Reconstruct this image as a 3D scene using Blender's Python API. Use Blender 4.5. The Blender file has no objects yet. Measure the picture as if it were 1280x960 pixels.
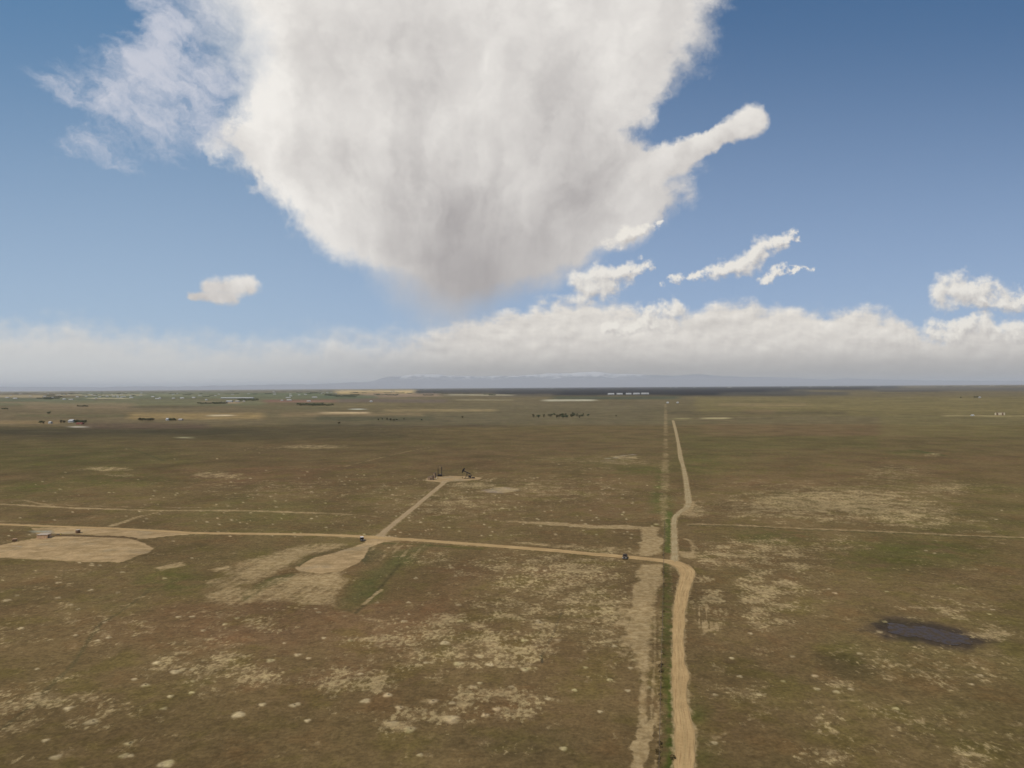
import bpy, bmesh, math, random
import numpy as np
from mathutils import Vector, Matrix

random.seed(7)
scn = bpy.context.scene
COL = scn.collection
R = math.radians

# ------------------------------------------------------------------ camera
H = 80.0                      # flying height of the drone
F = 884.0                     # focal length in photo pixels (1280 wide)
ROLL = math.atan(8.5 / 1280)
PITCH = math.atan(3.75 / F)
fwd = Vector((0, math.cos(PITCH), math.sin(PITCH)))
right = Vector((math.cos(ROLL), 0, -math.sin(ROLL)))
up = right.cross(fwd).normalized()
right = fwd.cross(up).normalized()

cam = bpy.data.cameras.new('camera')
cam.sensor_width = 36.0
cam.lens = 36.0 * F / 1280
cam.clip_start = 0.5
cam.clip_end = 400000
camo = bpy.data.objects.new('camera', cam)
COL.objects.link(camo)
m = Matrix((right, up, -fwd)).transposed().to_4x4()
m.translation = Vector((0, 0, H))
camo.matrix_world = m
scn.camera = camo


def G(px, py, z=0.0):
    d = fwd + right * ((px - 640) / F) - up * ((py - 480) / F)
    t = (H - z) / -d.z
    return Vector((d.x * t, d.y * t, z))


def mpp(px, py):
    """metres per photo pixel at the ground point seen at px,py"""
    g = G(px, py)
    return math.hypot(g.y, H) / F


def hor(px):
    return 488.0 - 8.5 * px / 1280


# ------------------------------------------------------------------ helpers
def s2l(c):
    return tuple(((x / 255) / 12.92 if x / 255 <= 0.04045 else ((x / 255 + 0.055) / 1.055) ** 2.4) for x in c)


class NT:
    """small node-graph builder"""
    def __init__(self, nt):
        self.nt = nt
        self.n = nt.nodes
        self.l = nt.links

    def put(self, sock, v):
        if v is None:
            return
        if isinstance(v, bpy.types.NodeSocket):
            self.l.new(v, sock)
        elif isinstance(v, (int, float)):
            if sock.type in ('VECTOR',):
                sock.default_value = (v, v, v)
            elif sock.type == 'RGBA':
                sock.default_value = (v, v, v, 1)
            else:
                sock.default_value = v
        else:
            v = tuple(v)
            if sock.type == 'RGBA' and len(v) == 3:
                v = v + (1,)
            sock.default_value = v

    def m(self, op, a, b=None, c=None, clamp=False):
        nd = self.n.new('ShaderNodeMath')
        nd.operation = op
        nd.use_clamp = clamp
        self.put(nd.inputs[0], a)
        self.put(nd.inputs[1], b)
        self.put(nd.inputs[2], c)
        return nd.outputs[0]

    def add(self, a, b): return self.m('ADD', a, b)
    def sub(self, a, b): return self.m('SUBTRACT', a, b)
    def mul(self, a, b): return self.m('MULTIPLY', a, b)
    def div(self, a, b): return self.m('DIVIDE', a, b)
    def mn(self, a, b): return self.m('MINIMUM', a, b)
    def mx(self, a, b): return self.m('MAXIMUM', a, b)
    def mad(self, a, b, c): return self.m('MULTIPLY_ADD', a, b, c)

    def v(self, op, a, b=None, out=0):
        nd = self.n.new('ShaderNodeVectorMath')
        nd.operation = op
        self.put(nd.inputs[0], a)
        if op == 'SCALE':
            self.put(nd.inputs['Scale'], b)
        else:
            self.put(nd.inputs[1], b)
        return nd.outputs[out]

    def dot(self, a, b):
        return self.v('DOT_PRODUCT', a, b, out=1)

    def length(self, a):
        return self.v('LENGTH', a, None, out=1)

    def xyz(self, x, y, z=0.0):
        nd = self.n.new('ShaderNodeCombineXYZ')
        self.put(nd.inputs[0], x)
        self.put(nd.inputs[1], y)
        self.put(nd.inputs[2], z)
        return nd.outputs[0]

    def sep(self, vv):
        nd = self.n.new('ShaderNodeSeparateXYZ')
        self.put(nd.inputs[0], vv)
        return nd.outputs

    def noise(self, vec, scale, detail=4, rough=0.5, dist=0.0, col=False, dims='3D'):
        nd = self.n.new('ShaderNodeTexNoise')
        nd.noise_dimensions = dims
        self.put(nd.inputs['Vector'], vec)
        nd.inputs['Scale'].default_value = scale
        nd.inputs['Detail'].default_value = detail
        nd.inputs['Roughness'].default_value = rough
        nd.inputs['Distortion'].default_value = dist
        return nd.outputs['Color' if col else 'Fac']

    def step(self, x, lo, hi, tlo=0.0, thi=1.0, kind='SMOOTHSTEP'):
        nd = self.n.new('ShaderNodeMapRange')
        nd.interpolation_type = kind
        self.put(nd.inputs[0], x)
        self.put(nd.inputs[1], lo)
        self.put(nd.inputs[2], hi)
        self.put(nd.inputs[3], tlo)
        self.put(nd.inputs[4], thi)
        return nd.outputs[0]

    def mix(self, f, a, b, blend='MIX'):
        nd = self.n.new('ShaderNodeMix')
        nd.data_type = 'RGBA'
        nd.blend_type = blend
        self.put(nd.inputs[0], f)
        self.put(nd.inputs[6], a)
        self.put(nd.inputs[7], b)
        return nd.outputs[2]

    def curve(self, x, pts, xr, yr):
        """piecewise smooth curve through pts, given in real units"""
        t = self.step(x, xr[0], xr[1], 0, 1, 'LINEAR')
        nd = self.n.new('ShaderNodeFloatCurve')
        cv = nd.mapping.curves[0]
        nd.mapping.use_clip = False
        q = [((a - xr[0]) / (xr[1] - xr[0]), (b - yr[0]) / (yr[1] - yr[0])) for a, b in pts]
        cv.points[0].location = q[0]
        cv.points[1].location = q[-1]
        for a in q[1:-1]:
            cv.points.new(*a)
        nd.mapping.update()
        self.put(nd.inputs['Value'], t)
        return self.step(nd.outputs[0], 0, 1, yr[0], yr[1], 'LINEAR')


# ------------------------------------------------------------------ sun and sky
SUN_EL = R(52)
SUN_TO = Vector((-0.80, -0.60, 0)).normalized() * math.cos(SUN_EL) + Vector((0, 0, math.sin(SUN_EL)))
sun = bpy.data.lights.new('sun', 'SUN')
sun.energy = 3.0
sun.angle = R(0.6)
sun.color = (1.0, 0.95, 0.87)
suno = bpy.data.objects.new('sun', sun)
COL.objects.link(suno)
suno.rotation_euler = (-SUN_TO).to_track_quat('-Z', 'Y').to_euler()
suno.location = (-200, -150, 400)

world = bpy.data.worlds.new('World')
scn.world = world
world.use_nodes = True
wt = world.node_tree
wt.nodes.clear()
W = NT(wt)


def build_sky():
    tc = wt.nodes.new('ShaderNodeTexCoord')
    D = tc.outputs['Generated']
    sky = wt.nodes.new('ShaderNodeTexSky')
    sky.sky_type = 'NISHITA'
    sky.sun_disc = False
    sky.sun_elevation = SUN_EL
    sky.sun_rotation = math.atan2(SUN_TO.x, SUN_TO.y)
    sky.altitude = 1500
    sky.air_density = 1.0
    sky.dust_density = 0.6
    sky.ozone_density = 1.0
    base = W.v('SCALE', sky.outputs[0], 0.105)

    # direction on the hemisphere the cloud system stands in, as azimuth/elevation tangents
    df = W.dot(D, tuple(fwd))
    dr = W.dot(D, tuple(right))
    du = W.dot(D, tuple(up))
    dfc = W.mx(df, 0.05)
    X = W.mad(W.div(dr, dfc), F / 100, 6.4)
    Y = W.mad(W.div(du, dfc), -F / 100, 4.8)
    front = W.step(df, 0.25, 0.5)
    P = W.xyz(X, Y)

    # ---- blue of the sky (clear-air gradient on top of the sky model)
    e = W.step(Y, -0.6, 4.9)
    tint_r = W.mix(e, s2l((66, 104, 146)), s2l((150, 172, 204)))
    tint_l = W.mix(e, s2l((88, 130, 170)), s2l((166, 188, 212)))
    tint = W.mix(W.step(X, 1.0, 9.5), tint_l, tint_r)
    blue = W.mix(W.mul(front, 0.82), base, tint)

    n_big = W.noise(P, 0.9, 7, 0.55)
    n_mid = W.noise(P, 2.2, 9, 0.54)
    warp = W.v('SUBTRACT', W.noise(P, 1.3, 7, 0.6, col=True), (0.5, 0.5, 0.5))
    warpf = W.v('SUBTRACT', W.noise(P, 4.5, 8, 0.62, col=True), (0.5, 0.5, 0.5))
    Pw = W.v('ADD', P, W.v('ADD', W.v('SCALE', warp, 0.55), W.v('SCALE', warpf, 0.22)))
    Xw, Yw, _ = W.sep(Pw)

    # ---- the great spreading cloud
    xl = W.curve(Yw, [(-3, 0.8), (-1.0, 1.7), (0, 2.45), (0.45, 2.72), (1.0, 2.9), (1.45, 2.85), (1.72, 2.62),
                      (2.0, 2.85), (2.4, 3.25), (2.7, 3.62), (3.0, 3.85), (3.2, 4.2), (3.4, 4.65), (3.6, 4.85),
                      (3.8, 5.0), (4.05, 5.2), (4.4, 5.6)], (-3, 4.4), (0, 7))
    xr = W.curve(Yw, [(-3, 11.0), (-1.0, 9.8), (0, 9.1), (0.3, 8.95), (0.6, 8.75), (1.0, 8.55), (1.3, 8.35), (1.5, 8.1),
                      (1.68, 8.0), (1.8, 8.2), (2.0, 8.55), (2.3, 8.65), (2.6, 8.5), (2.85, 8.25), (3.0, 8.0),
                      (3.2, 7.6), (3.4, 7.2), (3.6, 6.8), (3.8, 6.4), (4.05, 6.1), (4.4, 5.9)], (-3, 4.4), (5, 11))
    # light and shade inside it: fall streaks fanning out of its foot
    ang = W.m('ARCTAN2', W.sub(X, 5.5), W.sub(6.4, Y))
    rad = W.length(W.v('SUBTRACT', P, (5.5, 6.4, 0)))
    fan = W.xyz(W.mul(ang, 5.0), W.mul(rad, 0.40), 3.0)
    fan = W.v('ADD', fan, W.v('SCALE', warp, 0.75))
    foot = W.step(Y, 3.7, 2.4, 0.25, 1.0)
    streak = W.noise(fan, 1.5, 6, 0.50)
    streak2 = W.noise(W.v('ADD', fan, (5, 2, 7)), 4.0, 7, 0.54)
    sl = W.sub(Xw, xl)
    sr = W.sub(xr, Xw)
    sd = W.mn(sl, sr)
    sd = W.add(sd, W.add(W.mul(W.sub(n_mid, 0.5), 0.42), W.mul(W.mul(W.sub(streak2, 0.5), 0.65), foot)))
    soft = W.step(Y, 2.8, 3.9, 0.30, 0.85)
    soft = W.add(soft, W.mul(W.step(Y, 1.6, 0.2), W.step(X, 4.4, 3.0, 0.12, 0.75)))
    big = W.step(sd, W.mul(soft, -0.5), soft)
    big = W.mul(big, W.step(Y, 4.5, 3.6, 0.0, 1.0))

    lowf = W.noise(W.v('ADD', P, (3.3, 7.1, 2.0)), 0.55, 4, 0.5)
    sh = W.add(W.mul(W.mul(W.sub(streak, 0.5), 1.25), foot), W.mul(W.sub(lowf, 0.5), 0.7))
    sh = W.add(sh, W.add(W.mul(W.sub(n_mid, 0.5), 0.15), W.mul(W.mul(W.sub(streak2, 0.5), 0.22), foot)))
    # lit flank on the left, shaded foot and middle
    core = W.step(W.length(W.v('MULTIPLY', W.v('SUBTRACT', P, (5.6, 3.75, 0)), (0.62, 0.75, 0))), 0.05, 1.45, 1.0, 0.0)
    core2 = W.step(W.length(W.v('MULTIPLY', W.v('SUBTRACT', P, (7.0, 1.9, 0)), (0.7, 0.62, 0))), 0.1, 1.3, 1.0, 0.0)
    core3 = W.step(W.length(W.v('MULTIPLY', W.v('SUBTRACT', P, (4.9, 0.3, 0)), (0.8, 0.9, 0))), 0.1, 1.2, 1.0, 0.0)
    lit = W.step(sl, 0.1, 1.3, 1.0, 0.0)
    shade = W.sub(W.add(W.add(0.68, sh), W.mul(lit, 0.30)),
                  W.add(W.mul(core, 0.70), W.add(W.mul(core2, 0.30), W.mul(core3, 0.22))))
    bigcol = W.mix(W.step(shade, 0.0, 1.0, 0, 1, 'LINEAR'), s2l((170, 165, 164)), s2l((243, 239, 233)))

    # ---- ice wisps on its left
    wv = W.xyz(W.mad(X, 0.80, W.mul(Y, 0.60)), W.mad(Y, 2.0, W.mul(X, -1.25)), 1.7)
    wv = W.v('ADD', wv, W.v('SCALE', warp, 1.5))
    wn = W.noise(wv, 0.95, 9, 0.62)
    wc = W.length(W.v('MULTIPLY', W.v('SUBTRACT', P, (1.9, 1.2, 0)), (0.56, 0.80, 0)))
    wmask = W.step(wc, 0.25, 1.2, 1.0, 0.0)
    wc2 = W.length(W.v('MULTIPLY', W.v('SUBTRACT', P, (2.3, 0.2, 0)), (0.75, 0.9, 0)))
    wmask = W.mx(wmask, W.step(wc2, 0.1, 1.1, 0.9, 0.0))
    wisp = W.mul(W.step(W.add(wn, W.mul(wmask, 0.44)), 0.66, 1.04), W.step(wmask, 0.0, 0.4))
    wisp = W.mul(wisp, 0.88)

    # ---- cumulus field (small clouds + bank), evaluated twice for its relief
    g = bpy.data.node_groups.new('cumulus_field', 'ShaderNodeTree')
    g.interface.new_socket('Vector', in_out='INPUT', socket_type='NodeSocketVector')
    g.interface.new_socket('Small', in_out='OUTPUT', socket_type='NodeSocketFloat')
    g.interface.new_socket('Bank', in_out='OUTPUT', socket_type='NodeSocketFloat')
    gi = g.nodes.new('NodeGroupInput')
    go = g.nodes.new('NodeGroupOutput')
    Q = NT(g)
    V = gi.outputs[0]
    w1 = Q.v('SUBTRACT', Q.noise(V, 2.6, 8, 0.62, col=True), (0.5, 0.5, 0.5))
    Vw = Q.v('ADD', V, Q.v('SCALE', w1, 0.62))
    nn = Q.noise(V, 4.2, 9, 0.56)
    xw, yw, _ = Q.sep(Vw)

    def capsule(a, b, ra, rb, hard=1.0):
        a = Vector((a[0], a[1], 0)); b = Vector((b[0], b[1], 0))
        ba = b - a
        pa = Q.v('SUBTRACT', Vw, tuple(a))
        h = Q.m('MULTIPLY', Q.dot(pa, tuple(ba)), 1 / ba.length_squared, clamp=True)
        q = Q.v('SUBTRACT', pa, Q.v('SCALE', tuple(ba), h))
        r = Q.mad(h, rb - ra, ra)
        return Q.mul(Q.sub(1.0, Q.div(Q.length(q), r)), hard)

    caps = [capsule((8.62, 3.46), (9.45, 3.21), 0.07, 0.19),
            capsule((9.50, 3.10), (9.95, 3.02), 0.16, 0.08),
            capsule((8.30, 3.46), (8.50, 3.42), 0.06, 0.08),
            capsule((9.52, 3.50), (9.78, 3.42), 0.09, 0.08),
            capsule((9.78, 3.44), (10.12, 3.36), 0.06, 0.05),
            capsule((11.85, 3.68), (12.3, 3.64), 0.24, 0.22),
            capsule((12.2, 3.80), (12.8, 3.72), 0.14, 0.16),
            capsule((11.65, 4.14), (12.75, 4.10), 0.15, 0.20),
            capsule((7.35, 3.55), (8.05, 3.33), 0.24, 0.10),
            capsule((7.75, 2.98), (8.25, 2.84), 0.16, 0.07),
            capsule((7.62, 4.12), (8.42, 3.93), 0.10, 0.17)]
    f = caps[0]
    for c in caps[1:]:
        f = Q.mx(f, c)
    f = Q.add(f, Q.mul(Q.sub(nn, 0.5), 1.9))
    Q.l.new(f, go.inputs[0])
    top = Q.curve(xw, [(-3, 3.9), (0, 3.98), (0.8, 3.93), (1.5, 4.05), (3.0, 4.16), (4.0, 4.12), (4.2, 4.05), (4.45, 4.12), (5.2, 4.10), (5.6, 3.98),
                       (6.4, 3.84), (7.0, 3.70), (7.6, 3.70), (8.3, 3.84), (8.7, 3.80), (9.1, 3.74), (10.0, 3.80), (11.0, 3.84),
                       (11.35, 3.98), (11.6, 4.12), (12.0, 4.02), (12.8, 4.02), (16, 3.9)], (-3, 16), (3, 5))
    nb = Q.noise(Q.v('MULTIPLY', V, (0.6, 1.7, 1.0)), 3.6, 9, 0.58)
    ysoft = Q.mad(Q.sep(V)[1], 0.6, Q.mul(yw, 0.4))
    b = Q.add(Q.sub(ysoft, top), Q.add(Q.mul(Q.sub(nb, 0.5), 0.30), Q.mul(Q.sub(nn, 0.5), 0.42)))
    Q.l.new(b, go.inputs[1])

    def field(vec):
        nd = wt.nodes.new('ShaderNodeGroup')
        nd.node_tree = g
        W.put(nd.inputs[0], vec)
        return nd.outputs[0], nd.outputs[1]
    s0, b0 = field(P)
    s1, b1 = field(W.v('ADD', P, (-0.045, -0.075, 0)))
    small = W.step(s0, -0.15, 0.72)
    rel_s = W.step(W.sub(s0, s1), -0.75, 0.45, 0, 1, 'LINEAR')
    smallcol = W.mix(rel_s, s2l((188, 183, 180)), s2l((238, 233, 224)))
    bank = W.step(b0, W.step(X, 4.0, 6.5, -0.10, -0.02), W.step(X, 4.0, 6.5, 0.42, 0.20))
    bank = W.mul(bank, W.step(X, 4.5, 6.0, 0.80, 0.97))
    rel_b = W.step(W.sub(b0, b1), -0.17, 0.26, 0, 1, 'LINEAR')
    bn = W.noise(W.v('MULTIPLY', P, (0.55, 2.4, 1)), 1.7, 7, 0.58)
    depth = W.step(Y, 3.8, 4.55)
    bcol = W.mix(W.step(W.add(W.add(rel_b, W.mul(W.sub(bn, 0.5), 0.9)), W.mul(depth, -0.15)), -0.05, 1.05, 0, 1, 'LINEAR'),
                 s2l((196, 190, 184)), s2l((246, 240, 230)))
    bcol = W.mix(W.mul(W.step(X, 5.2, 2.0), 0.65), bcol, s2l((220, 216, 209)))
    bcol = W.mix(W.mul(W.step(Y, 4.15, 4.72), 0.80), bcol, W.mix(W.step(X, 6.5, 2.0), W.mix(W.step(Y, 4.2, 4.7), s2l((204, 198, 191)), s2l((166, 163, 160))), s2l((208, 207, 203))))

    # ---- smooth-topped tongue reaching right
    def cap2(a, b, ra, rb, V):
        a = Vector((a[0], a[1], 0)); b = Vector((b[0], b[1], 0))
        ba = b - a
        pa = W.v('SUBTRACT', V, tuple(a))
        h = W.m('MULTIPLY', W.dot(pa, tuple(ba)), 1 / ba.length_squared, clamp=True)
        q = W.v('SUBTRACT', pa, W.v('SCALE', tuple(ba), h))
        r = W.mad(h, rb - ra, ra)
        return W.sub(1.0, W.div(W.length(q), r)), h
    Pt = W.v('ADD', P, W.v('SCALE', warpf, 0.18))
    t1, h1 = cap2((8.15, 2.12), (8.95, 1.74), 0.28, 0.13, Pt)
    t2, h2 = cap2((8.85, 1.76), (9.40, 1.50), 0.12, 0.23, Pt)
    tn = W.mul(W.sub(n_mid, 0.5), W.step(X, 8.7, 9.3, 1.5, 0.30))
    t3, h3 = cap2((2.62, 3.60), (3.12, 3.57), 0.15, 0.16, Pt)
    t4, h4 = cap2((2.40, 3.70), (2.90, 3.70), 0.07, 0.13, Pt)
    tf = W.add(W.mx(W.mx(t1, t2), W.mx(t3, t4)), W.mul(tn, W.step(X, 4, 5, 0.95, 1.0)))
    tongue = W.step(tf, -0.06, W.step(X, 3, 6, 0.7, 0.36))
    tmid = W.mix(W.step(X, 4, 5), (3.60, 3.60, 3.60), W.xyz(*[W.add(1.72, W.mul(W.sub(9.0, X), 0.42))] * 3))
    tshade = W.step(W.add(W.mul(W.sub(tmid, Y), 1.2), W.mul(W.sub(n_mid, 0.5), 1.2)), -0.35, 0.35)
    tcol = W.mix(tshade, s2l((194, 189, 186)), s2l((234, 230, 224)))

    c = blue
    c = W.mix(W.mul(wisp, front), c, s2l((206, 208, 218)))
    c = W.mix(W.mul(tongue, front), c, tcol)
    c = W.mix(W.mul(bank, front), c, bcol)
    c = W.mix(W.mul(W.mul(big, 0.985), front), c, bigcol)
    c = W.mix(W.mul(W.mul(small, 0.95), front), c, smallcol)
    # pale air over the horizon
    zz = W.sep(D)[2]
    hz = W.step(zz, 0.0, 0.06, 0.75, 0.0)
    c = W.mix(W.mul(W.mul(hz, 0.6), front), c, W.mix(W.step(X, 6.5, 2.0), s2l((164, 161, 158)), s2l((204, 204, 203))))
    bg = wt.nodes.new('ShaderNodeBackground')
    W.put(bg.inputs[0], c)
    bg.inputs[1].default_value = 1.0
    out = wt.nodes.new('ShaderNodeOutputWorld')
    wt.links.new(bg.outputs[0], out.inputs[0])


build_sky()
world.cycles.sampling_method = 'MANUAL'
world.cycles.sample_map_resolution = 512

scn.view_settings.view_transform = 'Standard'
scn.view_settings.look = 'None'
scn.view_settings.exposure = 0
scn.view_settings.gamma = 1
scn.cycles.use_denoising = True
scn.cycles.denoiser = 'OPENIMAGEDENOISE'
scn.cycles.max_bounces = 4
scn.cycles.diffuse_bounces = 2
scn.cycles.volume_bounces = 0

# ------------------------------------------------------------------ numpy noise
_rng = np.random.RandomState(11)
_perm = _rng.permutation(4096).astype(np.int32)
_gr = _rng.rand(4096) * 2 * math.pi
_gx, _gy = np.cos(_gr).astype(np.float32), np.sin(_gr).astype(np.float32)


def perlin(x, y):
    xi = np.floor(x).astype(np.int64)
    yi = np.floor(y).astype(np.int64)
    xf = (x - xi).astype(np.float32)
    yf = (y - yi).astype(np.float32)
    uu = xf * xf * xf * (xf * (xf * 6 - 15) + 10)
    vv = yf * yf * yf * (yf * (yf * 6 - 15) + 10)

    def gd(ix, iy, dx, dy):
        h = _perm[(_perm[ix & 4095] + iy) & 4095]
        return _gx[h] * dx + _gy[h] * dy
    a = gd(xi, yi, xf, yf)
    b = gd(xi + 1, yi, xf - 1, yf)
    c = gd(xi, yi + 1, xf, yf - 1)
    d = gd(xi + 1, yi + 1, xf - 1, yf - 1)
    return (a + uu * (b - a)) + vv * ((c + uu * (d - c)) - (a + uu * (b - a)))


def fbm(x, y, wl, octs=4, seed=0.0, gain=0.5):
    """about -1..1; wl = longest wavelength in metres"""
    s = 0
    a = 1.0
    t = 0
    for k in range(octs):
        f = 2.0 ** k / wl
        s = s + a * perlin(x * f + seed + 37.3 * k, y * f - seed * 1.7 + 11.9 * k)
        t += a
        a *= gain
    return s / t * 1.9


def sst(x, lo, hi):
    t = np.clip((x - lo) / (hi - lo), 0, 1)
    return t * t * (3 - 2 * t)


# ------------------------------------------------------------------ the ground sheet
def ground_rows():
    r = list(np.linspace(4, 110, 12))
    v = 1024 / 1280 * F * H / 113.0
    f1 = 1024 / 1280 * F
    while v > 0.55:
        r.append(f1 * H / v)
        v -= 0.9 if v > 120 else (0.6 if v > 45 else (0.3 if v > 6 else 0.12))
    r.append(130000)
    return np.array(r)


GR = ground_rows()
_az = np.concatenate([np.radians(np.linspace(-180, -43, 40))[:-1], np.radians(np.linspace(-43, 43, 1250)),
                      np.radians(np.linspace(43, 180, 40))[1:-1]])
NA, NR = len(_az), len(GR)
AZ, RR = np.meshgrid(_az, GR)
# rows run straight across the view instead of in circles ahead of the drone
ring = np.where(np.abs(AZ) < R(60), 1 / np.maximum(np.cos(AZ), 0.5), 2.0)
GX = (RR * ring * np.sin(AZ)).ravel()
GY = (RR * ring * np.cos(AZ)).ravel()
NV = NA * NR


def project(x, y, z=0.0):
    dx, dy, dz = x, y, z - H
    q = dx * fwd.x + dy * fwd.y + dz * fwd.z
    q = np.where(q > 1, q, np.nan)
    a = (dx * right.x + dy * right.y + dz * right.z) / q
    b = (dx * up.x + dy * up.y + dz * up.z) / q
    return 640 + F * a, 480 - F * b


PX, PY = project(GX, GY)
PX = np.nan_to_num(PX, nan=-9e3)
PY = np.nan_to_num(PY, nan=9e3)
DIST = np.hypot(GX, GY)
WL_OK = lambda wl: np.clip(wl / (DIST * DIST / 56000 + 0.3) - 1.5, 0, 1)     # fades what the sheet is too coarse for

# named fields stored on the sheet
bare = np.zeros(NV, np.float32)       # how much pale soil breaks through the grass
NOI_S = fbm(GX, GY, 9, 3, 3.1)        # small
NOI_M = fbm(GX, GY, 45, 4, 8.2)
NOI_L = fbm(GX, GY, 260, 4, 1.4)
NOI_X = fbm(GX, GY, 1500, 4, 5.5)


def lin(c):
    return np.array(s2l(c), np.float32) / LIGHT


LIGHT = 1.0     # how bright a white card lies on this ground
BROWN, BROWN2, OLIVE, GREEN = (110, 92, 64), (116, 90, 66), (103, 94, 58), (84, 88, 42)
TAN, SOIL, PAD, PALE = (152, 130, 94), (160, 136, 98), (166, 134, 94), (176, 158, 122)

base = np.empty((NV, 3), np.float32)
base[:] = lin(BROWN)


def paint(mask, col, k=1.0):
    w = np.clip(mask * k, 0, 1)[:, None].astype(np.float32)
    base[:] = base * (1 - w) + lin(col) * w


paint(sst(NOI_L + 0.5 * NOI_M, -0.1, 0.8), OLIVE, 0.75)
paint(sst(-NOI_L + 0.6 * NOI_M, 0.1, 0.9), BROWN2, 0.7)
paint(sst(NOI_M, 0.2, 0.9), (94, 80, 56), 0.5)


def blob(px, py, rx, ry, rot=0.0):
    """soft spot around a photo point (1 in the middle, 0 at its rim)"""
    c, s = math.cos(R(rot)), math.sin(R(rot))
    dx, dy = PX - px, PY - py
    q = np.hypot((dx * c + dy * s) / rx, (-dx * s + dy * c) / ry)
    q = q + 0.30 * NOI_M + 0.15 * NOI_S
    return sst(-q, -1, -0.2)


def inside(P, X, Y):
    """signed distance (positive inside) to a polygon in world metres"""
    n = len(P)
    d = np.full(X.shape, 1e12)
    ins = np.zeros(X.shape, bool)
    for i in range(n):
        ax, ay = P[i]
        bx, by = P[(i + 1) % n]
        ex, ey = bx - ax, by - ay
        wx, wy = X - ax, Y - ay
        t = np.clip((wx * ex + wy * ey) / (ex * ex + ey * ey + 1e-9), 0, 1)
        d = np.minimum(d, (wx - ex * t) ** 2 + (wy - ey * t) ** 2)
        c1 = Y >= ay
        c2 = Y < by
        c3 = ex * wy > ey * wx
        ins ^= (c1 & c2 & c3) | (~c1 & ~c2 & ~c3)
    return np.where(ins, 1, -1) * np.sqrt(d)


def poly(pts, soft=1.5, rag=2.0, wl=6.0, seed=0.0):
    """0..1 field of a patch given by its outline in the photo, ragged by noise"""
    P = [tuple(G(*p)[:2]) for p in pts]
    xs, ys = [p[0] for p in P], [p[1] for p in P]
    mg = soft * 2 + rag * 2 + 2
    sel = (GX > min(xs) - mg) & (GX < max(xs) + mg) & (GY > min(ys) - mg) & (GY < max(ys) + mg)
    out = np.zeros(NV, np.float32)
    x, y = GX[sel], GY[sel]
    sd = inside(P, x, y) + rag * fbm(x, y, wl, 4, seed)
    out[sel] = sst(sd, -soft, soft)
    return out


def line(pts, w, soft=1.0, rag=0.6, wl=5.0, seed=0.0):
    """0..1 field of a track; w = half width in metres (a number, or one per point)"""
    P = [tuple(G(*p)[:2]) for p in pts]
    ws = w if isinstance(w, (list, tuple)) else [w] * len(P)
    xs, ys = [p[0] for p in P], [p[1] for p in P]
    mg = max(ws) + soft * 2 + rag * 2 + 2
    sel = (GX > min(xs) - mg) & (GX < max(xs) + mg) & (GY > min(ys) - mg) & (GY < max(ys) + mg)
    x, y = GX[sel], GY[sel]
    best = np.full(x.shape, -1e9)
    for i in range(len(P) - 1):
        ax, ay = P[i]
        ex, ey = P[i + 1][0] - ax, P[i + 1][1] - ay
        t = np.clip(((x - ax) * ex + (y - ay) * ey) / (ex * ex + ey * ey + 1e-9), 0, 1)
        dd = np.hypot(x - ax - ex * t, y - ay - ey * t)
        best = np.maximum(best, ws[i] + (ws[i + 1] - ws[i]) * t - dd)
    out = np.zeros(NV, np.float32)
    out[sel] = sst(best + rag * fbm(x, y, wl, 3, seed), -soft, soft)
    return out


def rows(p0, p1, across=2.2, along=40.0, seed=0.0):
    """tillage rows running along the photo line p0-p1: about -1..1"""
    a, b = G(*p0), G(*p1)
    t = (b - a).normalized()
    s = GX * t.x + GY * t.y
    c = -GX * t.y + GY * t.x
    return fbm(c / across, s / along, 1.0, 3, seed)


def rect(x0, x1, y0, y1, sx=12.0, sy=0.8, rag=1.0, seed=0.0):
    """long flat far-off field, also used for painted shadow bands, between photo limits"""
    tilt = 0.0
    ny = PY + rag * fbm(PX, PY * 6, 90, 3, seed)
    nx = PX + 6 * rag * fbm(PX, PY * 6, 40, 2, seed + 3)
    return sst(nx, x0 - sx, x0 + sx) * sst(-nx, -x1 - sx, -x1 + sx) * sst(ny, y0 - sy, y0 + sy) * sst(-ny, -y1 - sy, -y1 + sy)


near = (PY > 470) & (np.abs(PX - 640) < 900)

# --- broad colour areas
for a in [(60, 570, 260, 30, 1.0), (150, 600, 140, 14, .9), (40, 608, 70, 10, 1.0), (1180, 560, 160, 16, .6), (1130, 566, 50, 5, 1.1),
          (1150, 690, 170, 36, 1.0), (960, 670, 90, 16, .9), (1080, 715, 110, 20, .6), (870, 890, 34, 24, 1.6), (870, 940, 50, 40, 1.0),
          (460, 735, 34, 26, 1.3), (500, 700, 30, 14, .9), (215, 725, 70, 26, 1.0), (150, 755, 90, 30, .7), (20, 742, 60, 18, .4),
          (835, 640, 14, 44, .9), (880, 575, 60, 26, .9), (800, 588, 60, 7, 1.0), (560, 590, 36, 6, .8), (690, 592, 110, 9, .4),
          (1200, 900, 90, 50, .7), (1000, 930, 160, 60, .3), (1180, 745, 110, 26, .3), (330, 690, 60, 18, .6), (70, 660, 70, 8, .8),
          (840, 575, 14, 40, .5), (500, 735, 90, 40, .4), (300, 860, 120, 40, .2), (60, 850, 90, 40, .3), (250, 640, 200, 6, .5),
          (920, 720, 70, 22, .6), (1000, 850, 200, 60, .35), (130, 548, 320, 8, 0.7)]:
    paint(blob(*a[:4]) * sst(NOI_M + 1.1 * NOI_S + 0.4, -0.6, 0.9), GREEN if a[4] >= 0.9 else OLIVE, min(0.85, 0.6 * a[4]))
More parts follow.
